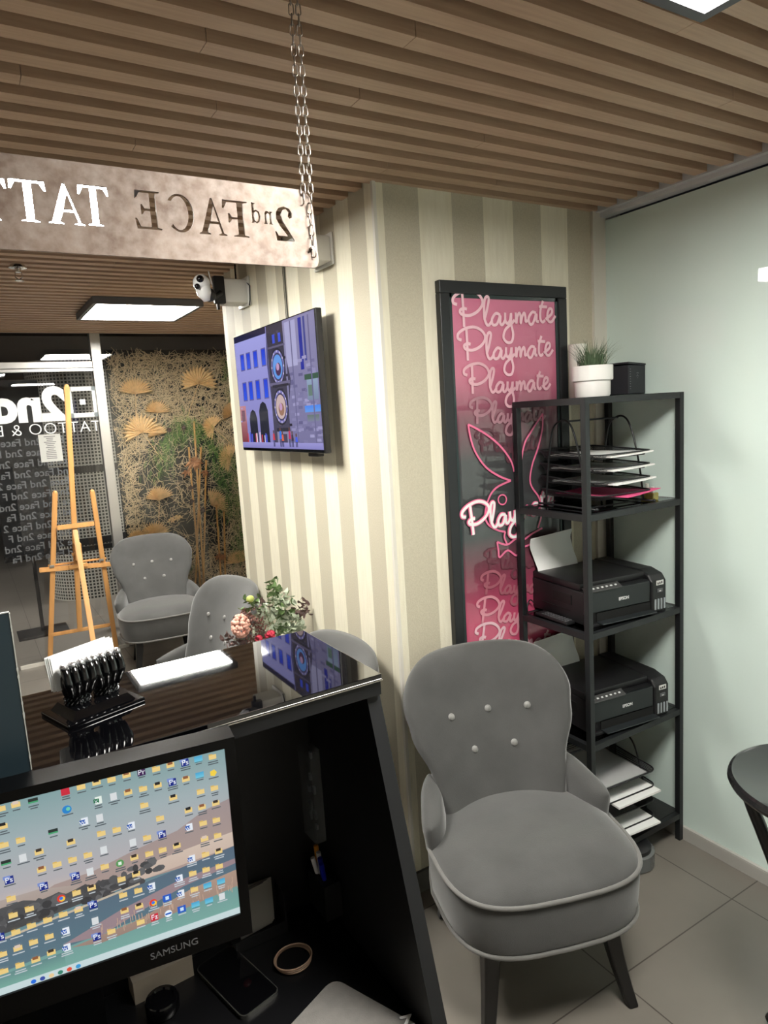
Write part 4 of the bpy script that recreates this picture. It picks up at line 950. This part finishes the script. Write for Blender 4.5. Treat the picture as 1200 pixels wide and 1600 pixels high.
for tok in ICN.split():
    x, y, k = tok.split(','); u, v = invm(float(x)/3.158, 1160+float(y)/3.158)
    if u > .012 and 0 < v < .95:
        icon(u, v, k)
        if k in 'PWXvr' : LETT.append((u, v, {'P': 'Ps', 'W': 'W', 'X': 'X', 'v': 'Pr', 'r': 'Fz' if v > .5 else ''}[k]))
for i, c in enumerate(((40, 110, 220), (60, 80, 160), (230, 200, 150), (60, 130, 110), (220, 80, 60), (60, 150, 210))):
    u, v = invm((165+44*i)/3.158, 1160+(1185-17*i)/3.158); disc(u, .981, .007, .012, c, 10)
scr = done('bright desktop picture with rows of icons')
for u, v, s in LETT:
    if s:
        p = mf(u+(-.0042 if s in 'WX' else 0), v+(.0085 if s in 'WX' else .008), .0034); text_mesh('icon_letters', s, .0058 if s in 'WX' else .0095, mat('icon_white', (230, 236, 250), .5, emit=.6), (p, -LX, tilt), scr, align='CENTER', depth=.0001)
p = mf(.795, 1.085, .0045); text_mesh('brand_mark', 'SAMSUNG', .013, mat('dim_silver_print', (120, 120, 124), .4), (p, -LX, tilt), mn, align='CENTER', depth=.0003)
uq, vq = invm(90, 1543); 

# card holder of two clenched black hands
hb = thing('card_holder', 'glossy black card holder shaped as two hands on a stepped base, standing on the counter', 'card holder', (.118, 1.072, HC), R_(18))
bm = BM(); box(bm, (0, 0, .003), (.118, .088, .006), bev=.0015); lathe(bm, [(.068, .006), (.056, .017)], (0, 0, 0), 4, M=Matrix.Diagonal((1.0, .74, 1, 1)) @ Matrix.Rotation(R_(45), 4, 'Z')); obj('base', bm, BLKG, hb)
HM = mat('black_gloss_figure', (12, 12, 13), .16, coat=.5); NAIL = mat('silver_tips', (205, 205, 208), .25, .9, bump=.3, bscale=300)
for s in (-1, 1):
    cx = s*.022
    bm = BM()
    tube(bm, [(cx, .002, .016), (cx, .001, .026), (cx+.001*s, 0, .038), (cx+.001*s, -.001, .050), (cx+.001*s, -.003, .060), (cx, -.004, .068)], [.0165, .0162, .019, .0215, .020, .010], 18)
    hand = obj('hand', bm, HM, hb, smooth='all')
    for v in hand.data.vertices: v.co.y = .0+(v.co.y)*.72
    for k in range(4):
        fx = cx+(k-1.5)*.0122; fb = cx+(k-1.5)*.0085
        bm = BM(); tube(bm, spline([(fb, -.011, .032), (fb*.6+fx*.4, -.0165, .044), (fx, -.019, .056), (fx, -.0155, .068), (fx, -.0085, .0765)], 4), [.0045]*2+[.0054]*4+[.0062]*3+[.0058]*6+[.0050]*2, 10); obj('finger', bm, HM, hand, smooth='all')
        bm = BM(); ball(bm, (fx, -.0095, .0785), .0060, 10, (1, 1.15, .9)); obj('fingertip', bm, NAIL, hand, 'silver fingertip', smooth='all')
    bm = BM(); tube(bm, spline([(cx-.004, .012, .042), (cx-.008, .018, .058), (cx-.004, .016, .070), (cx+.004, .010, .078)], 4), [.0075, .0076, .0078, .008, .008, .0078, .0075, .007, .0066, .006, .0055, .005, .004], 10); obj('thumb', bm, NAIL, hand, 'silver thumb', smooth='all')
    bm = BM()
    for ring in (.0205, .027):
        for k in range(16):
            a = 2*math.pi*k/16; pts = [(cx+(.0168+.0022*math.cos(q))*math.cos(a+.14*math.sin(q)), .001+.74*(.0168+.0022*math.cos(q))*math.sin(a+.14*math.sin(q)), ring+.0025*math.sin(q)) for q in [j*math.pi/3 for j in range(6)]]
            tube(bm, pts, .0009, 5, closed=True)
    obj('bracelet', bm, mat('dark_chain', (90, 92, 94), .25, .8), hand, 'chain bracelet')
T0 = hb.matrix_basis.copy() if False else mtx((.118, 1.072, HC), (0, 0, R_(18)))
for k in range(4):
    bm = BM(); box(bm, (0, 0, 0), (.094, .0012, .05)); o = obj('business_card', bm, PAPER)
    o.matrix_world = T0 @ mtx((-.004-.002*k, .0015+.0024*k, .070+.0016*(k % 2)), (R_(-6), R_(-2), R_(1.2*k)))
    tag(o, 'white business card in the hand-shaped holder, %s' % ['foremost, against the fingers', 'second behind the fingers', 'third behind the fingers', 'rearmost, against the thumbs'][k], 'card', 'business cards in the holder')
# dark board at the left on the counter
bd = thing('desk_sign_board', 'dark teal display board with a chipped edge standing on the counter at the left edge', 'board', (0, 0, 0))
bm = BM(); box(bm, (-.193, .923, HC+.101), (.43, .008, .202)); obj('panel', bm, mat('dark_teal_board', (38, 54, 62), .42), bd)
bm = BM()
for k in range(26): s = random.uniform(.001, .0022); box(bm, (.0222, .9195, HC+.004+random.random()*.195), (s, s, s*1.6))
for k in range(22): s = random.uniform(.001, .0022); box(bm, (.02-random.random()*.12, .9195, HC+.2018), (s*2.6, s, s))
box(bm, (.0222, .9205, HC+.101), (.0012, .004, .2)); box(bm, (-.19, .9205, HC+.2022), (.424, .004, .001))
obj('chipped_edge', bm, mat('white_chips', (190, 192, 186), .6), bd)
bm = BM(); box(bm, (-.2, .955, HC+.05), (.05, .06, .1)); obj('rear_prop', bm, BLKP, bd)
# phone, ring, pad, papers, pens
ph = thing('smartphone', 'black smartphone with a metal rim lying on the desk below the monitor', 'phone', (0, 0, 0))
WT = .79
c4 = [atZ(303, 1507, WT+.012), atZ(357, 1470, WT+.012), atZ(441, 1548, WT+.012), atZ(382, 1588, WT+.012)]
cen = sum(c4, Vector())/4; ang = math.atan2((c4[1]-c4[0]).y, (c4[1]-c4[0]).x)
pw, pl_ = .074, .152
ax = ((c4[0]+c4[1])/2-(c4[2]+c4[3])/2); ang = math.atan2(ax.y, ax.x)-math.pi/2
Mx = mtx((cen.x, cen.y, WT), (0, 0, ang)); print('phone', cen, math.degrees(ang), ax.length)
def slab(w_, d_, r, z0, z1, M):
    bm = BM(); P = rounded_rect(w_, d_, r, 6); prism(bm, P, lambda x, y: M @ Vector((x, y, z0)), lambda x, y: M @ Vector((x, y, z1))); return bm
obj('rim', slab(pw, pl_, .012, 0, .0075, Mx), mat('steel_rim', (150, 150, 146), .25, .9), ph)
obj('screen_glass', slab(pw-.004, pl_-.004, .010, .0075, .0082, Mx), BLKG, ph)
rc = atZ(458, 1497, WT+.006)
bm = BM()
for q in range(3): tube(bm, [(rc.x+(.031+.0012*q)*math.cos(a), rc.y+(.031-.001*q)*math.sin(a), WT+.003+.0028*q) for a in [i*2*math.pi/40 for i in range(40)]], .0016, 6, closed=True)
tag(obj('bracelet', bm, mat('tan_band', (150, 124, 104), .5), smooth='all'), 'thin tan bracelet ring lying on the dark desk right of the phone', 'bracelet')
Mp = mtx((.350, .825, WT), (0, 0, R_(23)))
mp_ = obj('mouse_pad', slab(.245, .20, .02, 0, .004, Mp), mat('grey_fabric_pad', (120, 117, 113), .9, var=.08, vscale=60, bump=.2, bscale=600)); tag(mp_, 'grey cloth mouse pad with a white mark at the bottom edge of the desk', 'mouse pad')
q = atZ(627, 1596, WT+.005); text_mesh('pad_print', 'Z', .03, mat('pad_white', (235, 235, 235), .7), (q+Vector((-.005, -.012, 0)), (.94, -.3, 0), (.3, .94, 0)), mp_, bold=.001)
# papers in a black stand
ps = thing('paper_stand', 'small black upright holder with note papers on the desk right of the monitor', 'holder', (.355, 1.14, WT), 0)
bm = BM(); box(bm, (0, .025, .055), (.10, .004, .11)); box(bm, (0, 0, .004), (.10, .05, .008)); box(bm, (0, -.024, .012), (.10, .003, .022)); box(bm, (.049, 0, .04), (.003, .05, .08)); obj('holder_body', bm, BLKP, ps)
for k in range(3):
    bm = BM(); box(bm, (0, 0, .045), (.062, .003, .08)); o = obj('note_block', bm, mat('aged_paper', (140, 138, 132), .8)); o.matrix_world = mtx((.352+.004*k, 1.133+.006*k, WT+.009), (R_(-8), R_(4*k-5), 0))
    tag(o, 'greyish note paper standing in the small black holder, %s of three' % ['front', 'middle', 'rear'][k], 'paper', 'note papers in the holder')
v = atY(378, 1450, 1.097); stk = BM(); ball(stk, (v.x-.355, v.y-1.14, v.z-WT), .008, 10, (1, .4, 1)); obj('trinket', stk, mat('red_figure', (170, 40, 52), .4), ps, 'tiny red and white sticker', smooth='all')
# clear leaflet holder and pens on the inner side of the gable
XI = cx1-.026
def xi(px, py, d=0): v = atX(px, py, XI-d); return v
a_, b_5, c_, d_ = xi(471, 1158), xi(495, 1155), xi(513, 1300), xi(491, 1306)
lf = thing('leaflet_holder', 'narrow clear plastic holder mounted inside the dark desk side', 'holder', (0, 0, 0))
CLR = mat('clear_plastic', (150, 156, 158), .1, alpha=.28)
yA, yB = (a_.y+d_.y)/2, (b_5.y+c_.y)/2; zA, zB = (a_.z+b_5.z)/2, (c_.z+d_.z)/2
bm = BM(); box(bm, (XI-.012, (yA+yB)/2, (zA+zB)/2), (.022, abs(yA-yB), zA-zB)); obj('pocket', bm, CLR, lf)
bm = BM()
for k in range(9): box(bm, (XI-.008, (yA+yB)/2+random.uniform(-.015, .015), zB+(zA-zB)*random.uniform(.08, .95)), (.004, .008, random.uniform(.008, .02)))
obj('contents', bm, mat('dim_grey_items', (96, 100, 102), .4), lf)
pc = xi(518, 1345)
pk = thing('pen_cup', 'dark pen pocket inside the desk side below the clear holder', 'pen holder', (0, 0, 0))
bm = BM(); box(bm, (XI-.018, pc.y, pc.z-.055), (.034, .07, .07)); obj('cup', bm, BLKP, pk)
for k, (dy, c, nm, cc) in enumerate(((.022, (214, 140, 30), 'orange', 0), (.006, (200, 202, 206), 'silver', 0), (-.006, (24, 36, 170), 'blue', 0), (-.018, (24, 36, 170), 'blue', 0), (.014, (230, 230, 232), 'white', 0))):
    bm = BM(); tube(bm, [(XI-.018, pc.y+dy*.6, pc.z-.06), (XI-.02-.003*k, pc.y+dy, pc.z+.028-.004*k)], .0045, 10); o = obj('pen', bm, mat('pen_%s' % nm, c, .35), smooth=True)
    tag(o, '%s pen standing in the pocket inside the desk side%s' % (nm, {2: ', the rear blue one', 3: ', the front blue one'}.get(k, '')), 'pen', 'pens in the desk pocket')
# round thing and pale block under the monitor
rk = atZ(253, 1562, WT+.02)
cc = thing('round_tin', 'small round glossy black container under the monitor, left of the phone', 'container', (rk.x, rk.y, WT))
bm = BM(); lathe(bm, [(.024, 0), (.027, .004), (.027, .022), (.025, .025), (.019, .026), (.017, .023), (.001, .023)], (0, 0, 0), 36); obj('tin_body', bm, BLKG, cc, smooth=True)
bm = BM(); c = atZ(247, 1497, .83); box(bm, (c.x, c.y-.01, .81), (.10, .04, .04), (0, 0, .05))  # plain tan block at the pale spot beneath the screen
tag(obj('pale_block', bm, mat('pale_tan', (150, 140, 126), .7)), 'small pale tan block on the desk just under the monitor', 'box')

# ---------------------------------------------------------------- easel
es = thing('easel', 'pine wood artist easel standing in front of the shopfront, seen from behind', 'easel', (0, 0, 0))
def ez(px, py, Y): return atY(px, py, Y)
fl, fr = Vector((.352, 5.62, 0)), Vector((.835, 5.62, 0))
tl_, tr_ = ez(86, 770, 5.42), ez(144, 768, 5.42)
bm = BM(); bar(bm, fl, tl_, .034, .022, .004, (0, 1, 0)); ball(bm, tl_, .0165, 10, (1, .66, 1)); obj('leg', bm, PINE, es)
bm = BM(); bar(bm, fr, tr_, .034, .022, .004, (0, 1, 0)); ball(bm, tr_, .0165, 10, (1, .66, 1)); obj('leg', bm, PINE, es)
mt_, mb_ = ez(104, 604, 5.32), ez(125, 985, 5.57)
bm = BM(); bar(bm, mb_, mt_, .036, .022, .004, (0, 1, 0)); ball(bm, mt_, .0175, 10, (1, .6, 1)); obj('mast', bm, PINE, es)
bm = BM(); bar(bm, ez(89, 825, 5.43), ez(147, 818, 5.43), .034, .020, .003, (0, 1, 0)); obj('crossbar', bm, PINE, es)
bm = BM(); bar(bm, ez(80, 992, 5.575), ez(172, 976, 5.575), .026, .020, .003, (0, 1, 0)); obj('crossbar', bm, PINE, es)
bm = BM(); bar(bm, ez(61, 891, 5.5), ez(177, 881, 5.5), .034, .030, .003, (0, 1, 0)); bar(bm, ez(75, 884, 5.52), ez(166, 872, 5.52), .014, .02, .003, (0, 1, 0)); box(bm, ez(122, 884, 5.49), (.13, .03, .03), bev=.003); obj('tray_bar', bm, PINE, es)
hg = ez(117, 828, 5.40); rf = atZ(156, 1065, 0)
bm = BM(); bar(bm, rf, hg, .034, .022, .004, (0, 1, 0)); obj('rear_leg', bm, PINE, es)
bm = BM(); box(bm, ez(122, 862, 5.46), (.05, .04, .13), (.1, 0, 0), bev=.005); lathe(bm, [(.012, 0), (.012, .02)], ez(115, 868, 5.43), 12); obj('height_clamp', bm, PINE, es)
for q in ((81, 885), (158, 875)):
    v = ez(*q, 5.485); bm = BM(); box(bm, v, (.034, .014, .018), bev=.002); obj('bracket', bm, mat('dull_metal', (150, 146, 136), .4, .6), es, 'grey metal bracket')

# ---------------------------------------------------------------- plant display behind the shopfront
YD = 5.98
dp = thing('display_board', 'black backing board covered with pale raffia netting behind the shopfront glass', 'display', (0, 0, 0))
bm = BM(); box(bm, (1.86, YD+.08, 1.2), (1.56, .03, 2.36)); obj('backing', bm, mat('black_backing', (20, 22, 22), .7), dp)
bm = BM(); rng = random.Random(3)
for i in range(7000):
    x = rng.uniform(1.1, 2.25); z = rng.uniform(.3, 2.34)
    if ((x-1.62)/.42)**2+((z-1.15)/.62)**2 < 1 and rng.random() < .75: continue
    a = rng.uniform(0, math.pi); ln = rng.uniform(.05, .16); y = YD+.063-rng.uniform(0, .03)
    bend = rng.uniform(-.02, .02); d = Vector((math.cos(a), 0, math.sin(a))); n_ = Vector((-d.z, 0, d.x)); c = Vector((x, y, z))
    pts = [c-d*ln/2, c+n_*bend, c+d*ln/2]
    if min(p.x for p in pts) < 1.07: continue
    tube(bm, pts, .0019, 3, caps=False)
o = obj('raffia_net', bm, mat('raffia', (222, 202, 166), .7), dp, 'tangled pale raffia strands', normals=False); o['kind'] = 'stuff'
DRY = mat('dried_palm', (236, 206, 156), .65, var=.12, vscale=40)
def fan(px, py, rpx, a0, a1, label, stem=None, y=YD+.005, n=17):
    c = atY(px, py, y); e = atY(px+rpx, py, y); r = (e-c).length
    t = thing('palm_fan', label, 'dried palm leaf', c, group='dried palm fans on the display')
    bm = BM(); A = []
    for k in range(2*n+1):
        a = R_(a0+(a1-a0)*k/(2*n)); tip = k % 2 == 1; rr_ = r*(1.0 if tip else .74)*random.uniform(.94, 1.04)
        A.append((bm.verts.new((rr_*.16*math.cos(a), (-.004 if tip else .006), rr_*.16*math.sin(a))), bm.verts.new((rr_*math.cos(a), (-.03 if tip else .004), rr_*math.sin(a)))))
    o_ = bm.verts.new((0, 0, 0))
    for P, Q in zip(A, A[1:]): bm.faces.new((P[0], P[1], Q[1], Q[0])); bm.faces.new((o_, P[0], Q[0]))
    obj('leaf', bm, DRY, t, normals=False)
    if stem:
        s = atY(*stem, y+.02)-c; bm = BM(); tube(bm, [(0, .002, 0), s*.5+Vector((0, .005, 0)), s], .003, 6); obj('stem', bm, DRY, t)
fan(212, 616, 29, 5, 170, 'pleated dried palm fan at the top left of the plant display', (213, 700))
fan(310, 600, 30, -20, 200, 'large dried palm fan at the top centre of the plant display', (290, 660))
fan(246, 645, 22, 0, 175, 'small dried palm fan below the top left one', (240, 690), y=YD+.02)
fan(222, 676, 32, -10, 210, 'wide dried palm fan at the left edge of the plant display', (255, 720), y=YD+.022)
fan(247, 680, 18, 10, 190, 'dried palm fan half behind the green garland', None, y=YD+.02)
fan(249, 782, 25, 15, 168, 'pale dried palm fan just above the left of the far armchair', (248, 830))
fan(334, 668, 20, 40, 260, 'dried palm fan at the right of the plant display', (368, 700), y=YD+.02)
fan(366, 648, 22, 100, 200, 'dried palm fan cut off by the striped wall', None, y=YD+.02)
fan(362, 716, 24, 60, 250, 'dried palm fan low beside the striped wall', None, y=YD+.02)
fan(330, 790, 28, -30, 100, 'dried palm fan right of the bamboo stalks', None, y=YD+.02)
fan(243, 838, 26, 10, 170, 'dried palm fan just over the back of the far armchair', None, y=YD+.02)
fan(215, 845, 20, 10, 170, 'low dried palm fan left above the far armchair', None, y=YD+.02)
fan(372, 880, 22, 10, 175, 'green-grey dried fan at the foot of the striped wall', None, y=YD+.02)
# green garlands
GRN = mat('asparagus_green', (98, 138, 62), .6, var=.35, vscale=25)
def garland(pts, n, spread, label, drop=.12):
    bm = BM(); sp_pts = spline([atY(*p, YD+.02) for p in pts], 12)
    for i in range(n):
        c = random.choice(sp_pts)+Vector((random.gauss(0, spread), random.uniform(-.05, .04), random.gauss(0, spread)))
        d = Vector((random.gauss(0, .45), random.gauss(0, .25), -1)).normalized(); ln = random.uniform(.4, 1)*drop
        s = Vector((-d.z, random.uniform(-.4, .4), d.x)).normalized()
        for k in range(7):
            q = c+d*ln*k/6; L2 = .016*(1-k/9)
            for sg_ in (-1, 1):
                e = q+(s*sg_+d*.8)*L2; wv = d*.0016
                f = bm.faces.new([bm.verts.new(v) for v in (q-wv, q+wv, e)])
    o = obj('green_garland', bm, GRN, normals=False); return tag(o, label, 'plant')
garland([(245, 730), (262, 690), (290, 665), (320, 680), (345, 720), (350, 760), (352, 800)], 620, .055, 'feathery green asparagus garland arching over the bamboo on the plant display')
garland([(372, 700), (378, 760), (376, 830), (372, 870)], 260, .04, 'dark green foliage hanging beside the striped wall on the plant display')
garland([(285, 870), (290, 890)], 70, .03, 'green fern tuft behind the middle armchair')
garland([(352, 560), (362, 600), (368, 640)], 90, .03, 'green twigs at the upper right of the plant display')
# bamboo stalks
BAM = mat('bamboo', (196, 148, 84), .4, var=.15, vscale=30)
for k, (a, b_6, lab) in enumerate((((295, 700), (312, 900), 'left stalk of the bamboo bunch'), ((303, 660), (318, 900), 'tallest stalk of the bamboo bunch'), ((314, 700), (306, 900), 'crossing stalk of the bamboo bunch'), ((322, 720), (318, 900), 'right stalk of the bamboo bunch'),
                          ((338, 790), (345, 900), 'left stalk of the short bamboo pair'), ((350, 800), (352, 900), 'right stalk of the short bamboo pair'))):
    A, B_ = atY(*a, YD-.02+.006*k), atY(*b_6, YD-.02+.006*k); B_ = B_+(B_-A)*.28; A0 = A
    bm = BM(); pts, rs = [], []; n = 12
    for i in range(n+1):
        for dt, r_ in ((-.006, .009), (0, .0108), (.006, .009)): pts.append(A.lerp(B_, i/n+dt)); rs.append(r_*.95)
    tube(bm, pts, rs, 8); tag(obj('bamboo_stalk', bm, BAM, smooth='all'), lab+' on the plant display', 'bamboo', 'bamboo stalks on the display')
COP = mat('copper_leaf', (176, 124, 84), .4, .3)
def blossom(px, py, r, n, label, m=COP, y=YD-.025):
    c = atY(px, py, y); bm = BM()
    for k in range(n):
        a = 2*math.pi*k/n+random.uniform(-.2, .2); d = Vector((math.cos(a), -.25, math.sin(a)*.8)); s = Vector((-math.sin(a), 0, math.cos(a)))
        rr2 = r*random.uniform(.75, 1.1); P = [c, c+d*rr2*.5+s*rr2*.22, c+d*rr2+Vector((0, .02, -.25*rr2)), c+d*rr2*.5-s*rr2*.22]
        mid = c+d*rr2*.5+Vector((0, -.012, .0)); V = [bm.verts.new(p) for p in P]; mv = bm.verts.new(mid)
        for i in range(4): bm.faces.new((V[i], V[(i+1) % 4], mv))
    tag(obj('dried_blossom', bm, m, normals=False), label, 'dried flower', 'dried blossoms on the display')
blossom(304, 722, .10, 8, 'large copper-coloured dried blossom on the bamboo bunch')
blossom(292, 738, .055, 6, 'drooping copper dried blossom left of the bamboo bunch'); blossom(321, 738, .05, 6, 'drooping copper dried blossom right of the bamboo bunch')
blossom(278, 808, .045, 7, 'pale dried blossom left of the bamboo, upper of two', DRY); blossom(268, 812, .04, 7, 'pale dried blossom left of the bamboo, lower of two', DRY)
blossom(344, 870, .06, 7, 'copper dried blossom on the short bamboo pair')
CON = mat('seed_pod_brown', (58, 36, 30), .6)
for px, py, lab in ((287, 668, 'at the top of the bamboo bunch'), (264, 672, 'in the green garland'), (299, 762, 'on the bamboo bunch, upper of two'), (300, 783, 'on the bamboo bunch, lower of two'), (317, 797, 'right of the bamboo bunch')):
    c = atY(px, py, YD-.02); bm = BM(); ball(bm, c, .02, 10, (1, .7, .9)); 
    for k in range(8): a = k*math.pi/4; tube(bm, [c, c+Vector((math.cos(a)*.03, -.006, math.sin(a)*.03))], [.006, .002], 5)
    tag(obj('seed_pod', bm, CON, smooth=True), 'dark brown dried seed pod '+lab, 'seed pod', 'seed pods on the display')

# ---------------------------------------------------------------- bouquet on a low table by the striped wall
BC = atY(424, 965, 2.62)
st_ = thing('side_table', 'small side table hidden behind the counter under the flowers', 'table', (BC.x, 2.62, 0))
bm = BM(); lathe(bm, [(.15, .60), (.15, .62)], (0, 0, 0), 32); obj('tabletop', bm, BLKW, st_)
bm = BM(); lathe(bm, [(.10, 0), (.10, .01), (.015, .02), (.015, .60)], (0, 0, 0), 24); obj('pedestal', bm, BLKW, st_)
vs_ = thing('vase', 'vase under the bouquet, hidden behind the counter', 'vase', (BC.x, 2.62, .62))
bm = BM(); lathe(bm, [(.04, 0), (.06, .05), (.05, .14), (.035, .19), (.04, .2), (.034, .19)], (0, 0, 0), 24); obj('vase_body', bm, mat('white_ceramic', (236, 234, 230)), vs_, smooth=True)
bq = thing('bouquet', 'bouquet of silvery leaves with pink and red blooms beyond the counter by the striped wall', 'flowers', (BC.x, 2.62, .82))
def bqp(px, py, dy=0): v = atY(px, py, 2.62+dy); return Vector((v.x-BC.x, v.y-2.62, v.z-.82))
bm = BM()
tips = [(bqp(428, 912), 0), (bqp(452, 922), 0), (bqp(392, 940, -.03), 0), (bqp(474, 945), 0), (bqp(440, 950, .03), 0), (bqp(410, 945), 0), (bqp(465, 965, -.03), 0), (bqp(372, 950, -.04), 0), (bqp(365, 1000, -.04), 0), (bqp(450, 985, -.06), 0), (bqp(418, 925, .03), 0)]
for p, _ in tips: tube(bm, spline([(0, 0, -.02), (p.x*.25, p.y*.3, p.z*.45), tuple(p)], 5), .0018, 5)
obj('stems', bm, mat('stem_green', (96, 110, 70), .6), bq)
def leafset(name, col_, centers, n, size, spread, label, lab_rough=.5):
    bm = BM()
    for i in range(n):
        c = random.choice(centers); c = c+Vector((random.gauss(0, spread), random.gauss(0, spread), random.gauss(0, spread)))
        d = Vector((random.gauss(0, 1), random.gauss(0, .7), random.gauss(.3, .8))).normalized(); s = d.cross(Vector((random.random(), random.random(), random.random()))).normalized(); sz = size*random.uniform(.6, 1.2)
        k = d.cross(s)*sz*.12
        P = [c, c+d*sz*.35+s*sz*.24+k, c+d*sz*.75+s*sz*.2+k, c+d*sz, c+d*sz*.75-s*sz*.2+k, c+d*sz*.35-s*sz*.24+k]
        bm.faces.new([bm.verts.new(p) for p in P])
    o = obj(name, bm, mat(name+'_tone', col_, lab_rough, var=.25, vscale=50), bq, label, normals=False); o['kind'] = 'stuff'
leafset('silver_leaves', (176, 186, 164), [bqp(425, 955), bqp(440, 965), bqp(455, 975), bqp(412, 975), bqp(440, 940), bqp(466, 985, -.03)], 260, .034, .022, 'pale silvery green leaves')
leafset('green_leaves', (88, 112, 66), [bqp(428, 920), bqp(432, 935), bqp(396, 945), bqp(440, 985), bqp(450, 960)], 130, .034, .018, 'fresh green leaves')
leafset('eucalyptus', (104, 82, 78), [bqp(470, 948), bqp(466, 960), bqp(476, 955), bqp(362, 998, -.04), bqp(372, 1006, -.04), bqp(402, 950)], 90, .030, .014, 'brownish plum eucalyptus leaves')
leafset('berry_clusters', (116, 78, 70), [bqp(384, 965, -.05), bqp(398, 975, -.05), bqp(408, 985, -.05), bqp(395, 1000, -.05)], 260, .016, .016, 'rusty brown berry clusters')
bm = BM(); c = bqp(376, 978, -.06)
for i in range(90):
    a, b_7 = random.uniform(0, 6.28), random.uniform(-1, 1); d = Vector((math.cos(a)*math.sqrt(1-b_7*b_7), math.sin(a)*math.sqrt(1-b_7*b_7), b_7)); ball(bm, c+Vector((d.x*.032, d.y*.03, d.z*.042)), .0085, 6)
obj('pink_bloom', bm, mat('blush_petals', (222, 168, 150), .6, var=.15, vscale=50), bq, 'blush pink hydrangea', smooth='all')
for px, py, r, nm in ((422, 992, .022, 'red'), (404, 998, .016, 'red'), (416, 1004, .016, 'red')):
    bm = BM(); c = bqp(px, py, -.07)
    for i in range(26):
        a, b_7 = random.uniform(0, 6.28), random.uniform(-.6, 1); d = Vector((math.cos(a)*math.sqrt(1-b_7*b_7), math.sin(a)*math.sqrt(1-b_7*b_7), b_7)); ball(bm, c+d*r*.7, r*.4, 7, (1, 1, .7))
    obj('red_bloom', bm, mat('crimson_petals', (178, 36, 62), .5), bq, 'crimson bloom', smooth='all')
bm = BM(); ball(bm, bqp(391, 936, -.05), .015, 14, (1.1, 1, 1)); obj('bud', bm, mat('lime_bud', (168, 178, 96), .5), bq, 'yellow green bud', smooth='all')
